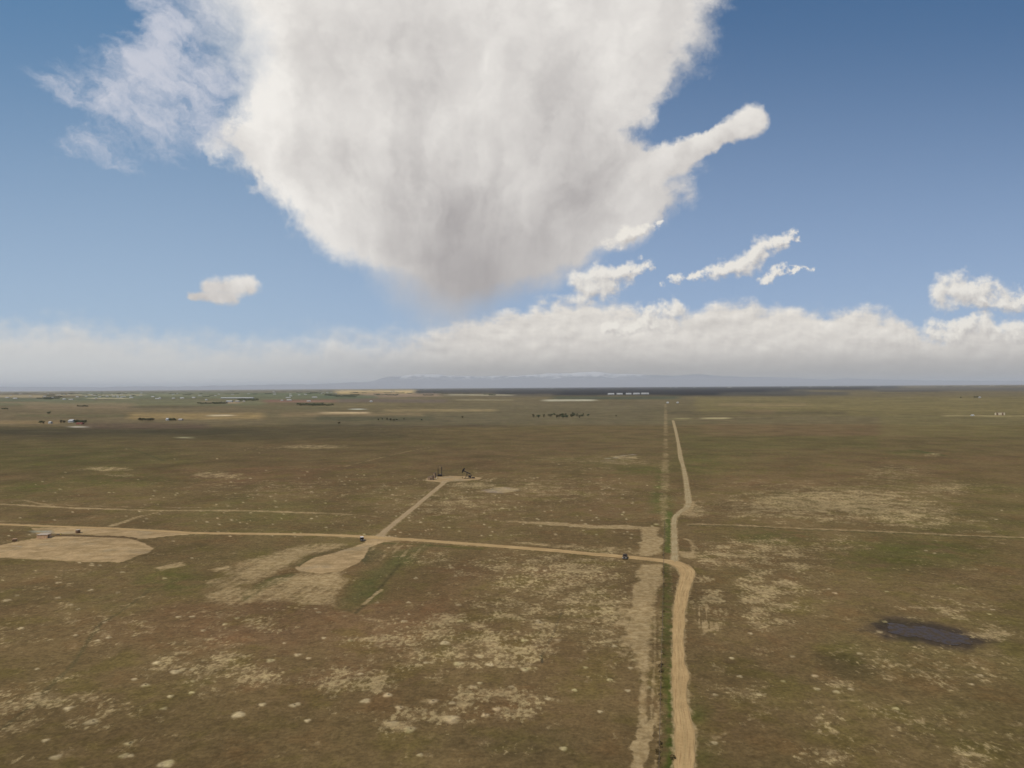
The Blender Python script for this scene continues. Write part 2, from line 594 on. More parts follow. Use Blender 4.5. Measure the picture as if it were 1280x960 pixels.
for a in [(470, 640, 160, 24), (620, 620, 200, 60), (330, 810, 240, 70), (640, 720, 120, 40), (960, 810, 120, 40), (760, 640, 50, 30), (1000, 600, 160, 20), (620, 560, 240, 20)]:
    paint(blob(*a) * sst(NOI_M - NOI_S * 0.3, -0.7, 0.9), (117, 92, 69), 0.55)
# darker turf at the near edge, damp ground beside the pond
paint(blob(640, 930, 130, 40) * 1.0, (92, 79, 56), 0.8)
paint(blob(1060, 830, 60, 26, 20), (80, 69, 47), .8)
paint(poly([(1082, 776), (1105, 770), (1150, 774), (1200, 783), (1238, 803), (1215, 815), (1170, 809), (1100, 800)], 4, 6, 10, 81), (80, 68, 56), 0.8)
paint(poly([(1092, 779), (1112, 775), (1150, 779), (1200, 787), (1228, 803), (1212, 811), (1170, 806), (1108, 796)], 2, 4, 6, 82), (66, 57, 50), 0.9)
paint(sst(PY, 760, 980) * near, (96, 80, 54), 0.42)  # lens vignetting painted in: ground colour darkens towards the near edge

# --- far fields and painted cloud shadows, band by band from the middle distance to the horizon
paint(sst(-PY, -606, -545) * near, (100, 88, 62), 0.5)
paint(rect(-600, 520, 532, 549, 60, 4, 2), (82, 74, 54), 0.7)  # cloud shadow across the left plain, painted into the ground colour
paint(rect(-600, 330, 535, 543, 60, 2, 1.4, 2.2), (68, 63, 47), 0.6)  # darker core of the same painted cloud shadow
paint(rect(380, 640, 518, 534, 40, 3, 1.4, 4), (78, 70, 56), 0.7)
paint(rect(560, 830, 505, 530, 40, 4, 1.4, 5), (96, 86, 68), 0.7)
paint(rect(-600, 1900, 484, 531, 60, 2, 1.4, 6), (112, 103, 80), 0.55)
paint(rect(-600, 330, 508, 532, 40, 2, 1.2, 7), (114, 100, 78), 0.6)
for k, (x0, x1, y0, y1, c, w) in enumerate([
        (160, 330, 516, 524, (150, 128, 90), .8), (-100, 80, 526, 530, (142, 120, 88), .7), (100, 260, 529, 536, (96, 80, 68), .7),
        (-100, 330, 500, 507, (112, 112, 86), .7), (30, 170, 504, 511, (132, 114, 92), .6), (-200, 60, 494, 497, (160, 144, 116), .9),
        (200, 300, 493.0, 495.6, (150, 136, 108), .9), (250, 300, 502, 504.2, (160, 140, 116), .9), (100, 420, 490, 499, (98, 108, 84), .65),
        (-200, 120, 497, 501, (96, 104, 84), .6), (330, 420, 500, 503, (128, 98, 86), .9), (395, 500, 505, 509, (120, 108, 80), .7),
        (420, 520, 487.6, 492, (190, 164, 118), .95), (440, 500, 490.4, 491.8, (120, 96, 66), .8), (455, 550, 491.5, 496, (150, 128, 110), .8),
        (400, 470, 494, 498, (86, 96, 74), .8), (420, 560, 499, 503, (110, 96, 90), .7),
        (400, 460, 515.0, 517.6, (196, 172, 140), 1), (350, 530, 516, 521, (140, 120, 92), .65), (480, 620, 511.5, 514.5, (146, 128, 96), .75),
        (395, 545, 519, 526, (80, 78, 60), .6), (440, 454, 510.6, 511.8, (196, 196, 186), 1),
        (262, 292, 518.6, 520.2, (206, 188, 162), 1), (222, 240, 546.4, 547.8, (170, 162, 132), .9), (88, 108, 532.6, 534.4, (178, 168, 158), .9),
        (620, 990, 482, 494.5, (34, 34, 38), 1), (520, 700, 485, 492, (54, 52, 52), .9), (960, 1120, 482, 487.5, (40, 40, 42), .95), (960, 1010, 488, 495.5, (74, 72, 68), .8),  # near-black bands: cloud shadow on the horizon ridge, painted as ground colour
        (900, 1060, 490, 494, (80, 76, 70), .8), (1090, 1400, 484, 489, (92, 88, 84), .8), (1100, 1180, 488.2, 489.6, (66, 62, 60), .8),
        (680, 742, 499.4, 501.4, (196, 190, 172), 1), (640, 830, 501, 507, (112, 100, 78), .6), (690, 850, 495.4, 499, (70, 78, 64), .8), (600, 690, 492, 496, (104, 94, 78), .6),
        (870, 1500, 496, 520, (122, 110, 74), .7), (900, 1010, 504, 508, (136, 118, 88), .6), (930, 970, 512, 518, (136, 112, 86), .5),
        (845, 860, 522.4, 524.0, (160, 148, 110), .8), (878, 912, 522.0, 523.8, (172, 158, 124), .9), (1180, 1400, 519, 520.8, (160, 144, 108), .8),
        (830, 1060, 514, 519, (94, 84, 64), .6), (880, 1130, 530, 545, (120, 98, 74), .4), (560, 640, 493, 494.4, (170, 160, 140), .8),
        (0, 70, 488.6, 490, (150, 140, 116), .8), (70, 180, 493, 494.4, (170, 158, 130), .8), (110, 160, 497.4, 498.6, (180, 168, 142), .8), (180, 260, 497, 498.4, (96, 92, 70), .7), (310, 400, 492, 493.4, (86, 98, 68), .7),
        (0, 60, 502, 504, (134, 118, 94), .7), (160, 240, 508, 510, (92, 86, 66), .6), (300, 420, 508, 511, (100, 94, 70), .6), (570, 640, 499, 500.4, (150, 138, 112), .7), (20, 160, 518, 521, (96, 92, 66), .6),
        (850, 1100, 545, 560, (96, 90, 56), .5), (1100, 1280, 520, 545, (116, 106, 70), .5)]):
    paint(rect(x0, x1, y0, y1, 8, min(2.0, (y1 - y0) * 0.3), 0.5 if y1 - y0 < 4 else 0.9, 20 + k * 1.7) * near, c, w)
# fine horizontal unevenness of the far fields
fb = fbm(GX, GY, 700, 5, 2.7)
base *= (1 + 0.16 * np.clip(fb, -1.5, 1.5) * sst(DIST, 700, 2500))[:, None]
fb2 = fbm(PX / 9.0, PY * 4.0, 7, 4, 9.3) + 0.5 * fbm(PX, PY * 5.0, 7, 2, 19.3)
base *= (1 + 0.22 * np.clip(fb2, -1.5, 1.5) * sst(DIST, 1100, 2000) * near)[:, None]

base *= np.array([0.955, 0.925, 0.80], np.float32)
base *= (1 - 0.11 * sst(-PX, -760, -560) * sst(PY, 530, 548) * sst(-PY, -625, -585))[:, None]  # deepens and spreads the painted shadow band on the left plain
# --- where pale soil shows through the turf (the material breaks it into flakes)
for px, py, rx, ry, a in [
        (260, 830, 90, 40, .8), (320, 845, 60, 24, .8), (130, 880, 70, 26, .6), (40, 880, 70, 30, .9), (20, 900, 50, 20, .8), (110, 905, 60, 22, .5),
        (560, 800, 150, 50, .95), (640, 820, 70, 24, .9), (620, 880, 110, 34, .9), (520, 900, 70, 24, .9), (440, 850, 80, 28, .9), (680, 790, 30, 50, .8),
        (700, 720, 110, 40, 1.0), (640, 710, 90, 28, .6), (740, 760, 70, 40, .9), (760, 800, 60, 30, .7), (540, 700, 60, 14, .6), (640, 760, 80, 24, .7),
        (890, 760, 30, 34, 1.0), (960, 740, 70, 40, .9), (960, 775, 50, 20, .8), (900, 690, 50, 16, .9), (960, 690, 90, 26, .75), (1040, 680, 60, 22, .5),
        (880, 725, 20, 8, .9), (1000, 710, 50, 12, .7), (1180, 760, 80, 22, .6), (1240, 790, 60, 16, .6), (1110, 830, 50, 14, .7), (1050, 850, 30, 14, .7),
        (1040, 630, 170, 30, 1.0), (1130, 640, 90, 22, .9), (960, 630, 80, 12, .8), (1180, 610, 60, 12, .7), (1120, 590, 70, 16, .7), (950, 640, 70, 10, .7),
        (1130, 820, 60, 14, .5), (1230, 940, 60, 30, .4), (1030, 945, 70, 16, .8), (1100, 900, 120, 40, .35), (950, 870, 80, 40, .35),
        (330, 610, 140, 18, .4), (560, 630, 120, 26, .55), (700, 610, 130, 30, .5), (270, 594, 50, 7, 1.1), (390, 558, 60, 4, 1.2), (130, 586, 50, 4, 1.1), (150, 594, 30, 3, .9),
        (630, 612, 30, 5, 1.2), (590, 606, 40, 6, 1.0), (780, 572, 26, 4, 1.25), (780, 578, 50, 5, .8), (340, 560, 60, 5, .5), (720, 575, 100, 8, .5), (740, 586, 60, 4, .6), (500, 540, 160, 8, .3), (870, 640, 20, 10, 1.2),
        (100, 790, 220, 60, .25), (300, 780, 120, 24, .45), (1200, 840, 120, 40, .4), (60, 725, 120, 22, .25), (560, 600, 320, 50, .25), (900, 840, 60, 30, .3), (910, 700, 60, 14, .9), (1165, 568, 14, 3, 1.2),
        (790, 690, 30, 6, 1.0), (740, 688, 70, 6, 1.0), (1150, 652, 130, 10, .6), (970, 608, 130, 16, .3)]:
    bare = np.maximum(bare, a * blob(px, py, rx * 1.15, ry * 1.15))
bare = np.minimum(bare, 0.80 + 0.2 * (PY < 640)) + 0.16 * (PY > 600)
bare = np.clip(bare + 0.34 * NOI_M * (PY > 560) + 0.10 * NOI_L, 0, 1.3)

# --- sheets of bare soil and scars
S = np.zeros(NV, np.float32)          # pale soil
RD = np.zeros(NV, np.float32)         # reddish pad soil


def soil(mask, k=1.0):
    global S
    S = np.maximum(S, mask * k)


def red(mask, k=1.0):
    global RD
    RD = np.maximum(RD, mask * k)


broken = sst(NOI_S + 0.8 * NOI_M, -0.9, 0.5)
# long stripped bed left of the road
bed = poly([(799, 705), (826, 706), (827, 712), (827, 728), (818, 745), (816, 762), (817, 780), (812, 815), (809, 853), (803, 853), (797, 817), (785, 800), (786, 780), (790, 745), (795, 728)], 2.2, 2.2, 10, 1)
soil(bed, 1.1)
soil(poly([(770, 765), (788, 745), (790, 780), (790, 812), (778, 822), (772, 800)], 1.5, 4, 6, 2) * sst(NOI_S, -0.5, 0.4), .8)
soil(line([(809, 800), (806, 850), (803, 880), (801, 910)], 0.9, 0.6, 1.0, 5, 3), .62)
soil(poly([(813, 900), (820, 898), (817, 916), (812, 937), (802, 962), (792, 962), (789, 940), (796, 914)], 0.6, 1.2, 4, 4), 1.2)
soil(line([(806, 850), (803, 880), (806, 905), (800, 930), (797, 962)], 0.8, 0.6, .8, 5, 91), .75)
soil(line([(818, 760), (819, 800), (817, 850), (814, 900)], 0.45, 0.4, .5, 5, 92), .55)
soil(line([(826, 760), (826, 800), (824, 850), (822, 890), (824, 920), (822, 962)], 0.8, 0.5, 1.0, 2.5, 5) * sst(fbm(GX, GY, 1.6, 2, 4), -0.6, 0.3), .55)
# hooked strip north of the road
soil(poly([(560, 647), (640, 650), (690, 653), (745, 656), (800, 657), (822, 659), (825, 664), (826, 690), (815, 695), (801, 694), (799, 682), (803, 668), (801, 661), (740, 660), (690, 656), (620, 652)], 2.0, 4, 14, 6) * sst(PX, 600, 700), 1.2)
soil(poly([(640, 678), (720, 680), (800, 684), (815, 690), (815, 696), (780, 691), (700, 684)], 3, 6, 14, 7) * sst(broken, 0.2, 0.9), .75)
soil(line([(690, 645), (760, 648), (828, 646)], 1.5, 2.5, 3, 20, 8) * sst(NOI_M, -0.4, 0.5), .5)
# scars around the round pad
st1 = rows((330, 745), (430, 690), 2.2, 60, 1)
st1b = rows((262, 750), (400, 742), 2.6, 60, 2)
up_ = poly([(262, 728), (300, 702), (345, 688), (385, 678), (440, 678), (425, 686), (392, 694), (362, 706), (345, 716), (318, 728), (285, 735)], 5, 7, 24, 31)
soil(up_ * (0.66 + 0.25 * NOI_M + 0.35 * st1), .9)
soil(poly([(292, 716), (330, 698), (375, 684), (400, 688), (362, 705), (340, 715), (305, 725)], 4, 6, 20, 32), .85)
soil(poly([(300, 745), (330, 728), (372, 718), (385, 724), (350, 740), (310, 752)], 5, 6, 20, 33) * sst(st1, -0.5, 0.3), .6)
low_ = poly([(252, 750), (282, 732), (318, 736), (350, 722), (372, 716), (425, 715), (433, 727), (431, 742), (418, 757), (372, 753), (320, 752), (290, 758)], 4, 6, 24, 9)
soil(low_ * (0.72 + 0.45 * st1 + 0.2 * st1b), .9)
soil(poly([(352, 722), (420, 715), (432, 725), (428, 737), (400, 733), (352, 729)], 2, 3, 12, 10), .85)
paint(poly([(296, 748), (322, 730), (365, 715), (372, 719), (330, 738), (306, 752)], 3, 4, 14, 34), (86, 82, 46), .7)
soil(poly([(190, 709), (228, 702), (229, 707), (205, 712)], 2, 2, 8, 11), .9)
soil(poly([(263, 712), (285, 706), (288, 708), (270, 715)], 1.5, 2, 8, 12), .8)
soil(rect(325, 382, 756, 763, 8, 1, 1, 12) * sst(rows((330, 757), (382, 763), 1.6, 50, 8), 0.0, 0.4), .9)
soil(line([(455, 755), (466, 745), (478, 736)], 0.8, 0.6, 0.6, 5, 13), .9)
st2 = rows((480, 735), (520, 690), 2.4, 50, 3)
soil(poly([(460, 684), (500, 677), (545, 679), (525, 696), (480, 700), (462, 695)], 4, 6, 20, 14) * sst(st2 + .6 * NOI_S, -0.15, 0.7), .62)
paint(poly([(452, 690), (462, 684), (480, 690), (468, 705), (455, 706)], 3, 4, 14, 36), (88, 80, 50), .5)
paint(poly([(425, 760), (460, 715), (500, 690), (535, 680), (520, 700), (470, 735), (440, 765)], 5, 6, 30, 15), (84, 82, 46), .6)
# tillage beside the pumpjack
st3 = rows((600, 608), (650, 592), 3.4, 60, 4)
soil(blob(615, 601, 34, 9) * sst(st3, 0.0, 0.35), .75)
# right-hand scalded fields
st4 = rows((880, 790), (878, 740), 1.3, 30, 5)
soil(poly([(870, 760), (882, 752), (905, 753), (904, 786), (880, 792), (872, 778)], 1, 3, 6, 16) * sst(st4 + 0.6 * NOI_S, -0.1, 0.4), .85)
st5 = rows((900, 620), (1200, 655), 5, 160, 6)
soil(poly([(885, 650), (940, 622), (1000, 615), (1060, 596), (1110, 590), (1190, 600), (1215, 632), (1250, 655), (1150, 655), (1010, 645), (940, 640)], 14, 20, 70, 17) * sst(st5 + 0.8 * NOI_M, 0.1, 0.9), .55)
soil(poly([(870, 612), (862, 640), (862, 655), (895, 640), (905, 628)], 3, 6, 14, 18) * sst(NOI_S, -0.3, 0.5), .4)
# faint old tracks
soil(line([(0, 630), (100, 635), (200, 638), (300, 638), (400, 641), (470, 645)], [2.2, 2.2, 2, 2.6, 2, .5], 1.6, 1.4, 12, 19), .85)
soil(line([(0, 626), (30, 625), (60, 632)], 1.4, 1.4, 1.6, 12, 20), .6)
soil(line([(40, 629), (100, 632), (180, 634), (250, 634)], 0.9, 1.0, 2.2, 14, 21), .6)
soil(line([(140, 657), (152, 653), (165, 648), (185, 643), (205, 638)], [2.6, 2.6, 1.6, 1.2, 1.2], 1.2, 1.4, 8, 22), .85)
soil(line([(0, 655), (30, 656), (58, 658), (100, 660)], 2.6, 1.4, 1.0, 12, 23), .9)
soil(line([(0, 651), (50, 652)], 1.0, 1.5, 3, 14, 24), .5)
soil(line([(430, 583), (480, 571), (520, 562), (545, 558)], 1.6, 1.6, 1.6, 14, 25), .55)
soil(line([(240, 600), (330, 590), (440, 586), (500, 588)], 1.4, 1.6, 2.0, 14, 26), .45)
soil(line([(862, 655), (920, 656), (1000, 660), (1100, 664), (1200, 669), (1290, 672)], 1.7, 0.9, 0.5, 8, 27), .72)
paint(line([(862, 656.5), (920, 657.5), (1000, 661.5), (1100, 665.5), (1200, 670.5), (1290, 673.5)], 1.4, 1.0, 0.5, 8, 90), (80, 74, 44), .6)  # shadow line below the track, painted into the grass colour
soil(line([(1000, 615), (920, 590), (860, 590)], 1.0, 1.6, 1.6, 14, 28), .3)
soil(line([(150, 590), (230, 605), (330, 590), (420, 578)], 1.4, 2, 2, 14, 29), .35)
soil(poly([(858, 633), (867, 626), (871, 632), (864, 640), (876, 641), (868, 646), (852, 644), (848, 641)], 1.5, 2.5, 8, 30), .75)
soil(poly([(848, 688), (868, 690), (872, 698), (862, 698), (850, 696)], 1.5, 2.0, 6, 32), .9)
soil(line([(853, 672), (862, 675), (868, 684), (866, 690)], 1.2, 1, 1.6, 6, 33), .6)
soil(line([(1110, 842), (1130, 836), (1150, 825), (1158, 818)], 0.9, .9, 1.4, 3, 34) * sst(NOI_S, -0.6, 0.6), .55)
soil(line([(1036, 840), (1050, 850), (1070, 862)], 1.0, 1.0, 1.6, 3, 35) * sst(NOI_S, -0.6, 0.6), .5)
# old ditch line beside the road, and the fence strip
paint(line([(836, 640), (836, 690)], 2.2, 1.2, .6, 8, 36), GREEN, .8)
paint(line([(834, 700), (834, 780), (836, 860), (838, 962)], [1.4, 2.0, 1.5, 1.6], 1.0, 1.2, 4, 37) * sst(fbm(GX, GY, 3.5, 4, 14.0), -0.9, 0.5), (80, 80, 38), .85)
paint(line([(838, 830), (838, 962)], [.6, .7], .5, .4, 3, 38) * sst(fbm(GX, GY, 2.5, 3, 15.0), -0.7, 0.4), (64, 74, 26), .75)
soil(line([(832, 505), (832, 560), (831, 600), (829, 640), (831, 660), (830, 690)], [6, 3.5, 4.0, 2.4, 1.6, 1.0], 2.2, 2.0, 16, 39) * sst(NOI_M, -1.0, 0.4), .55)
paint(line([(824, 590), (822, 640)], 4, 5, 4, 30, 40) * sst(NOI_M, -.4, .4), GREEN, .9)
soil(line([(838, 696), (838, 712), (840, 740)], 0.5, .6, .6, 4, 41), .3)
for k, tp in enumerate([[(870, 800), (960, 830), (1060, 812), (1180, 850), (1290, 846)], [(880, 930), (980, 880), (1100, 872), (1280, 900)], [(0, 800), (120, 770), (260, 764), (330, 775), (470, 760), (640, 745), (780, 720)],
                        [(100, 960), (230, 880), (330, 840), (430, 770)], [(260, 960), (420, 900), (560, 870), (700, 800), (702, 760), (690, 730)], [(860, 575), (960, 566), (1100, 580), (1290, 572)], [(640, 600), (720, 618), (820, 615)]]):
    soil(line(tp, .5, .6, 1.2, 6, 100 + k) * sst(NOI_M + NOI_S, -0.5, 0.6), .42)
# pads
red(poly([(-60, 690), (-10, 684), (20, 677), (50, 672), (62, 670), (110, 670), (160, 672.5), (168, 674), (186, 682), (192, 685), (189, 689), (172, 695), (150, 703), (80, 700.5), (0, 697), (-60, 696)], 1.6, 2.6, 14, 50))
red(poly([(40, 660), (100, 659), (180, 662), (225, 666), (248, 667), (210, 670), (176, 674), (165, 672), (110, 668), (65, 667), (45, 668)], 1.2, 1.2, 14, 51), .95)
red(poly([(452, 671), (486, 670), (520, 675), (480, 677), (462, 684), (457, 694), (448, 704), (425, 714), (400, 717), (375, 714), (369, 709), (392, 697), (420, 690), (443, 683), (456, 678)], 1.0, 1.0, 10, 52), .9)
red(poly([(531, 598), (545, 596), (562, 594.5), (590, 595), (602, 597), (600, 599.5), (580, 601), (563, 602), (555, 604), (545, 602.5), (532, 601)], 2, 2, 14, 53), .85)
red(poly([(575, 602.5), (576, 605), (566, 605)], 1, 1, 14, 54), .6)


# --- the three dirt roads: photo points with half widths in metres
ROAD_MAIN = [(854, 1000, 2.1), (855, 960, 2.1), (856, 918, 2.3), (851, 885, 1.9), (850, 862, 1.9), (850, 843, 2.4), (848, 825, 1.75), (848, 800, 1.75), (848.5, 780, 1.95),
             (850, 760, 2.1), (853, 741, 2.4), (857.5, 726, 2.8), (859, 717, 3.3), (855.5, 710, 3.6), (848, 705.5, 3.6), (838, 702.3, 3.3), (820, 699.8, 3.1), (800, 697.8, 3.0), (780, 695.8, 3.0),
             (740, 692.6, 3.0), (700, 688.7, 3.0), (640, 684, 2.9), (600, 681, 2.8), (560, 678, 2.8), (520, 675, 2.8), (490, 673.4, 3.2), (470, 672.2, 3.4), (450, 670.6, 3.0), (400, 668.6, 2.6),
             (350, 667.6, 2.5), (300, 667.1, 2.5), (240, 666.2, 2.6), (215, 664.6, 2.4), (180, 662.6, 2.2), (130, 660, 2.0), (80, 658.4, 2.0), (0, 655.6, 2.0), (-80, 653, 2.0)]
ROAD_NORTH = [(843.5, 703, 1.6), (843.2, 690, 1.5), (842.8, 670, 1.5), (842.4, 656, 1.4), (843.5, 647, 1.5), (850, 640, 1.6), (858, 634.5, 1.9), (860.8, 629, 2.0), (860.2, 622, 2.1), (858, 605, 1.9),
              (856.5, 595, 1.9), (853.6, 582, 1.7), (850.8, 572, 2.4), (849.2, 562, 2.2), (847.5, 552, 2.0), (845, 540, 2.2), (843, 532, 2.5), (841.2, 525.5, 2.6)]
ROAD_PUMP = [(473, 672, 3.0), (480, 665, 2.0), (498, 650, 1.8), (518, 634, 1.8), (536, 619, 1.8), (547, 610, 1.9), (553, 605, 2.1), (557, 600.5, 2.8)]
CORR = np.zeros(NV, np.float32)
for rd in (ROAD_MAIN, ROAD_NORTH, ROAD_PUMP):
    pts_ = [r[:2] for r in rd]
    soil(line(pts_, [r[2] + 0.5 for r in rd], 0.7, 0.8, 4, 70), .75)
    CORR = np.maximum(CORR, line(pts_, [r[2] + 4 for r in rd], 1.5, 0.0, 4, 70))

for pts_, sd_, cc_ in (([(40, 663), (66, 662), (70, 666), (42, 666)], 55, (156, 148, 132)), ([(16, 681), (28, 682), (28, 684), (14, 683)], 56, (170, 154, 140))):
    mk = poly(pts_, 2, 2, 8, sd_)
    paint(mk, cc_, .9)
    RD *= 1 - .75 * mk
paint(poly([(370, 706), (378, 701), (400, 691), (418, 689), (400, 693), (384, 701), (374, 708)], .8, .6, 8, 57), (92, 82, 50), .8)
RD *= 1 - poly([(370, 706), (378, 701), (400, 691), (418, 689), (400, 693), (384, 701), (374, 708)], .8, .6, 8, 57)
paint(poly([(450, 700), (458, 692), (461, 700), (457, 704)], 1, 1.5, 8, 58), (86, 78, 50), .8)
paint(line([(772, 570.5), (786, 568.3), (802, 568.6)], [1, 1.6, 1], 1.5, 2.5, 10, 120), (164, 152, 136), .8)
paint(line([(754, 573.5), (768, 572.2), (790, 571.4)], [1.5, 2, .8], 1.5, 3, 10, 122), (160, 146, 128), .7)
paint(line([(752, 576.2), (770, 576)], 1, 1.5, 2, 10, 123), (150, 134, 114), .6)
paint(poly([(602, 612), (630, 609), (648, 612), (628, 616), (612, 615)], 3, 4, 14, 121), (150, 132, 112), .7)
# dark line ditch and swales in the grass
paint(line([(0, 912), (40, 880), (90, 832), (112, 798), (125, 780), (150, 765), (190, 735)], .7, .6, .5, 5, 60), (80, 72, 46), .6)
paint(line([(676, 818), (678, 828)], 0.35, .3, .1, 5, 61), (60, 54, 40), .9)
paint(line([(676, 822), (690, 795), (702, 765)], .35, .4, .4, 5, 62), (84, 72, 50), .6)
soil(line([(0, 0 + 905), (1, 906)], .1, .1, 0, 1, 1), 0)
paint(line([(160, 560), (180, 566), (205, 576)], 1.5, 1.5, 1, 14, 63), (78, 74, 46), .7)
paint(line([(1135, 562), (1180, 569)], 4, 3, 3, 20, 64), (70, 76, 40), .8)
paint(line([(445, 766), (470, 740), (500, 705)], 0.7, 0.7, .5, 6, 65), (74, 66, 42), .7)
# darker turf along the near verge of the lease road
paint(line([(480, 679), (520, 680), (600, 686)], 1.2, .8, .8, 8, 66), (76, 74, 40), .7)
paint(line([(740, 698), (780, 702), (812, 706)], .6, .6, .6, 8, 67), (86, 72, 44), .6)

# --- prairie-dog mounds: low pale domes with a dark burrow
MZ = np.zeros(NV, np.float32)
mounds = [(163, 944, 4.5), (138, 843 - 0, 0), (195, 828, 6), (281, 780, 5), (72, 747, 4), (73, 728, 4), (114, 737, 4), (153, 715, 4), (8, 750, 6), (26, 785, 4),
          (115, 902, 8), (85, 885, 8), (161, 929, 8), (155, 944, 8), (70, 946, 8), (208, 954, 9), (298, 893, 8), (367, 881, 6), (328, 880, 5), (220, 839, 7),
          (205, 885, 6), (181, 856, 6), (57, 925, 5), (384, 900, 4), (338, 825, 6), (372, 818, 6), (456, 876, 8), (485, 868, 6), (500, 884, 7), (540, 876, 9),
          (563, 898, 12), (490, 904, 9), (512, 911, 9), (621, 886, 6), (685, 873, 5), (656, 836, 7), (612, 830, 7), (574, 829, 7), (698, 800, 6), (674, 778, 7),
          (505, 776, 4), (576, 776, 5), (573, 756, 4), (564, 709, 3), (520, 722, 3), (556, 803, 6), (704, 935, 4), (525, 943, 4), (768, 807, 5), (732, 834, 4),
          (733, 715, 3), (606, 893, 6), (450, 842, 5), (438, 800, 4), (718, 862, 3), (750, 889, 3), (640, 858, 5), (590, 858, 5), (600, 820, 6), (655, 800, 6),
          (1044, 741, 4), (1036, 736, 3), (1165, 567, 4), (990, 820, 3), (915, 822, 3), (925, 845, 3), (894, 868, 3), (893, 928, 4), (1215, 855, 3), (820, 655, 4)]
rr_ = random.Random(5)
for _ in range(150):
    px = rr_.uniform(0, 820)
    py = 560 + (rr_.random() ** 1.7) * 320
    mounds.append((px, py, rr_.uniform(1.4, 3.6) * (0.6 + (py - 560) / 320)))
for _ in range(420):
    px = rr_.uniform(260, 825)
    mounds.append((px, rr_.uniform(592, 672), rr_.uniform(1.0, 2.2)))
for _ in range(90):
    mounds.append((rr_.uniform(0, 300), rr_.uniform(590, 672), rr_.uniform(1.0, 2.0)))
for _ in range(40):
    px = rr_.uniform(870, 1280)
    py = rr_.uniform(560, 900)
    mounds.append((px, py, rr_.uniform(1.2, 2.6) * (0.6 + (py - 560) / 320)))
MW = np.zeros(NV, np.float32)
MH = np.zeros(NV, np.float32)
GX2, GY2 = GX.reshape(NR, NA), GY.reshape(NR, NA)
rowy = GR
for px, py, r in mounds:
    if r <= 0:
        continue
    g = G(px, py)
    rad = max(r * mpp(px, py) * 0.9, 0.9)
    rad = min(rad, 3.2)
    i0, i1 = np.searchsorted(rowy, [g.y - rad * 2, g.y + rad * 2])
    az0 = math.atan2(g.x, g.y)
    j0, j1 = np.searchsorted(_az, [az0 - 2.4 * rad / g.y, az0 + 2.4 * rad / g.y])
    sl = (slice(max(i0 - 1, 0), i1 + 1), slice(j0, j1))
    dx, dy = GX2[sl] - g.x, GY2[sl] - g.y
    an = rr_.uniform(0, 6)
    q = np.hypot(dx, dy) / rad + 0.45 * NOI_S.reshape(NR, NA)[sl] + 0.12 * np.sin(3 * np.arctan2(dy, dx) + an)
    mw = sst(-q, -1.15, -0.45) * rr_.uniform(0.6, 1.0)
    MW.reshape(NR, NA)[sl] = np.maximum(MW.reshape(NR, NA)[sl], mw)
    MZ.reshape(NR, NA)[sl] = np.maximum(MZ.reshape(NR, NA)[sl], 0.30 * sst(-q, -1.0, -0.2))
    if r > 5 and rr_.random() < 0.5:
        hq = np.hypot(dx - 0.15 * rad, dy - 0.1 * rad)
        MH.reshape(NR, NA)[sl] = np.maximum(MH.reshape(NR, NA)[sl], sst(-hq, -0.42, -0.22))
MW *= (1 - np.clip(RD + S, 0, 1))
paint(MW, (184, 163, 122), .95)
paint(MH, (48, 40, 28), .9)
bare = np.where(RD + S > 0.5, 0, bare).astype(np.float32)
hard = np.clip(np.maximum(S, RD), 0, 1)

# gentle swell of the land, a little earth berm on the drilling pad
Z = (0.5 * NOI_M + 0.15 * NOI_S) * np.clip(DIST / 300 - 0.2, 0, 1) * 0.35 + MZ * 0.5 - 0.12
Z = np.clip(Z, -0.5, 0.35)
flat = np.clip(np.maximum(CORR, RD), 0, 1)
Z = Z * (1 - flat) - 0.06 * flat
pd_ = poly([(1088, 778), (1110, 770), (1150, 775), (1200, 785), (1235, 803), (1215, 816), (1170, 810), (1100, 800)], 2, 0, 6, 80)
Z = Z * (1 - pd_) - 0.06 * pd_
far_rise = np.clip((DIST - 60000) / 60000, 0, 1)
Z -= 40 * far_rise


def mesh_grid(name, verts, faces):
    me = bpy.data.meshes.new(name)
    nv, nf = len(verts), len(faces)
    me.vertices.add(nv)
    me.vertices.foreach_set('co', np.ascontiguousarray(verts, np.float32).ravel())
    me.loops.add(nf * 4)
    me.loops.foreach_set('vertex_index', np.ascontiguousarray(faces, np.int32).ravel())
    me.polygons.add(nf)
    me.polygons.foreach_set('loop_start', np.arange(0, nf * 4, 4, dtype=np.int32))
    me.polygons.foreach_set('use_smooth', np.ones(nf, bool))
    me.update(calc_edges=True)
    return me


ii, jj = np.meshgrid(np.arange(NR - 1), np.arange(NA), indexing='ij')
jn = (jj + 1) % NA
quads = np.stack([ii * NA + jj, ii * NA + jn, (ii + 1) * NA + jn, (ii + 1) * NA + jj], -1).reshape(-1, 4)[:, ::-1]
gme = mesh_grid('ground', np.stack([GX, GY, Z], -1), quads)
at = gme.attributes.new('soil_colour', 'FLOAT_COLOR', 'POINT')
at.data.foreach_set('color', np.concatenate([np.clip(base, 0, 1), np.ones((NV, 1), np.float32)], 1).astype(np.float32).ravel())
for nm, arr in (('bare', bare), ('scar', S), ('pad', RD)):
    at = gme.attributes.new(nm, 'FLOAT', 'POINT')
    at.data.foreach_set('value', arr.astype(np.float32))
ground = bpy.data.objects.new('ground', gme)
COL.objects.link(ground)
ground['kind'] = 'structure'


def new_mat(name):
    mt = bpy.data.materials.new(name)
    mt.use_nodes = True
    mt.node_tree.nodes.clear()
    return mt, NT(mt.node_tree)


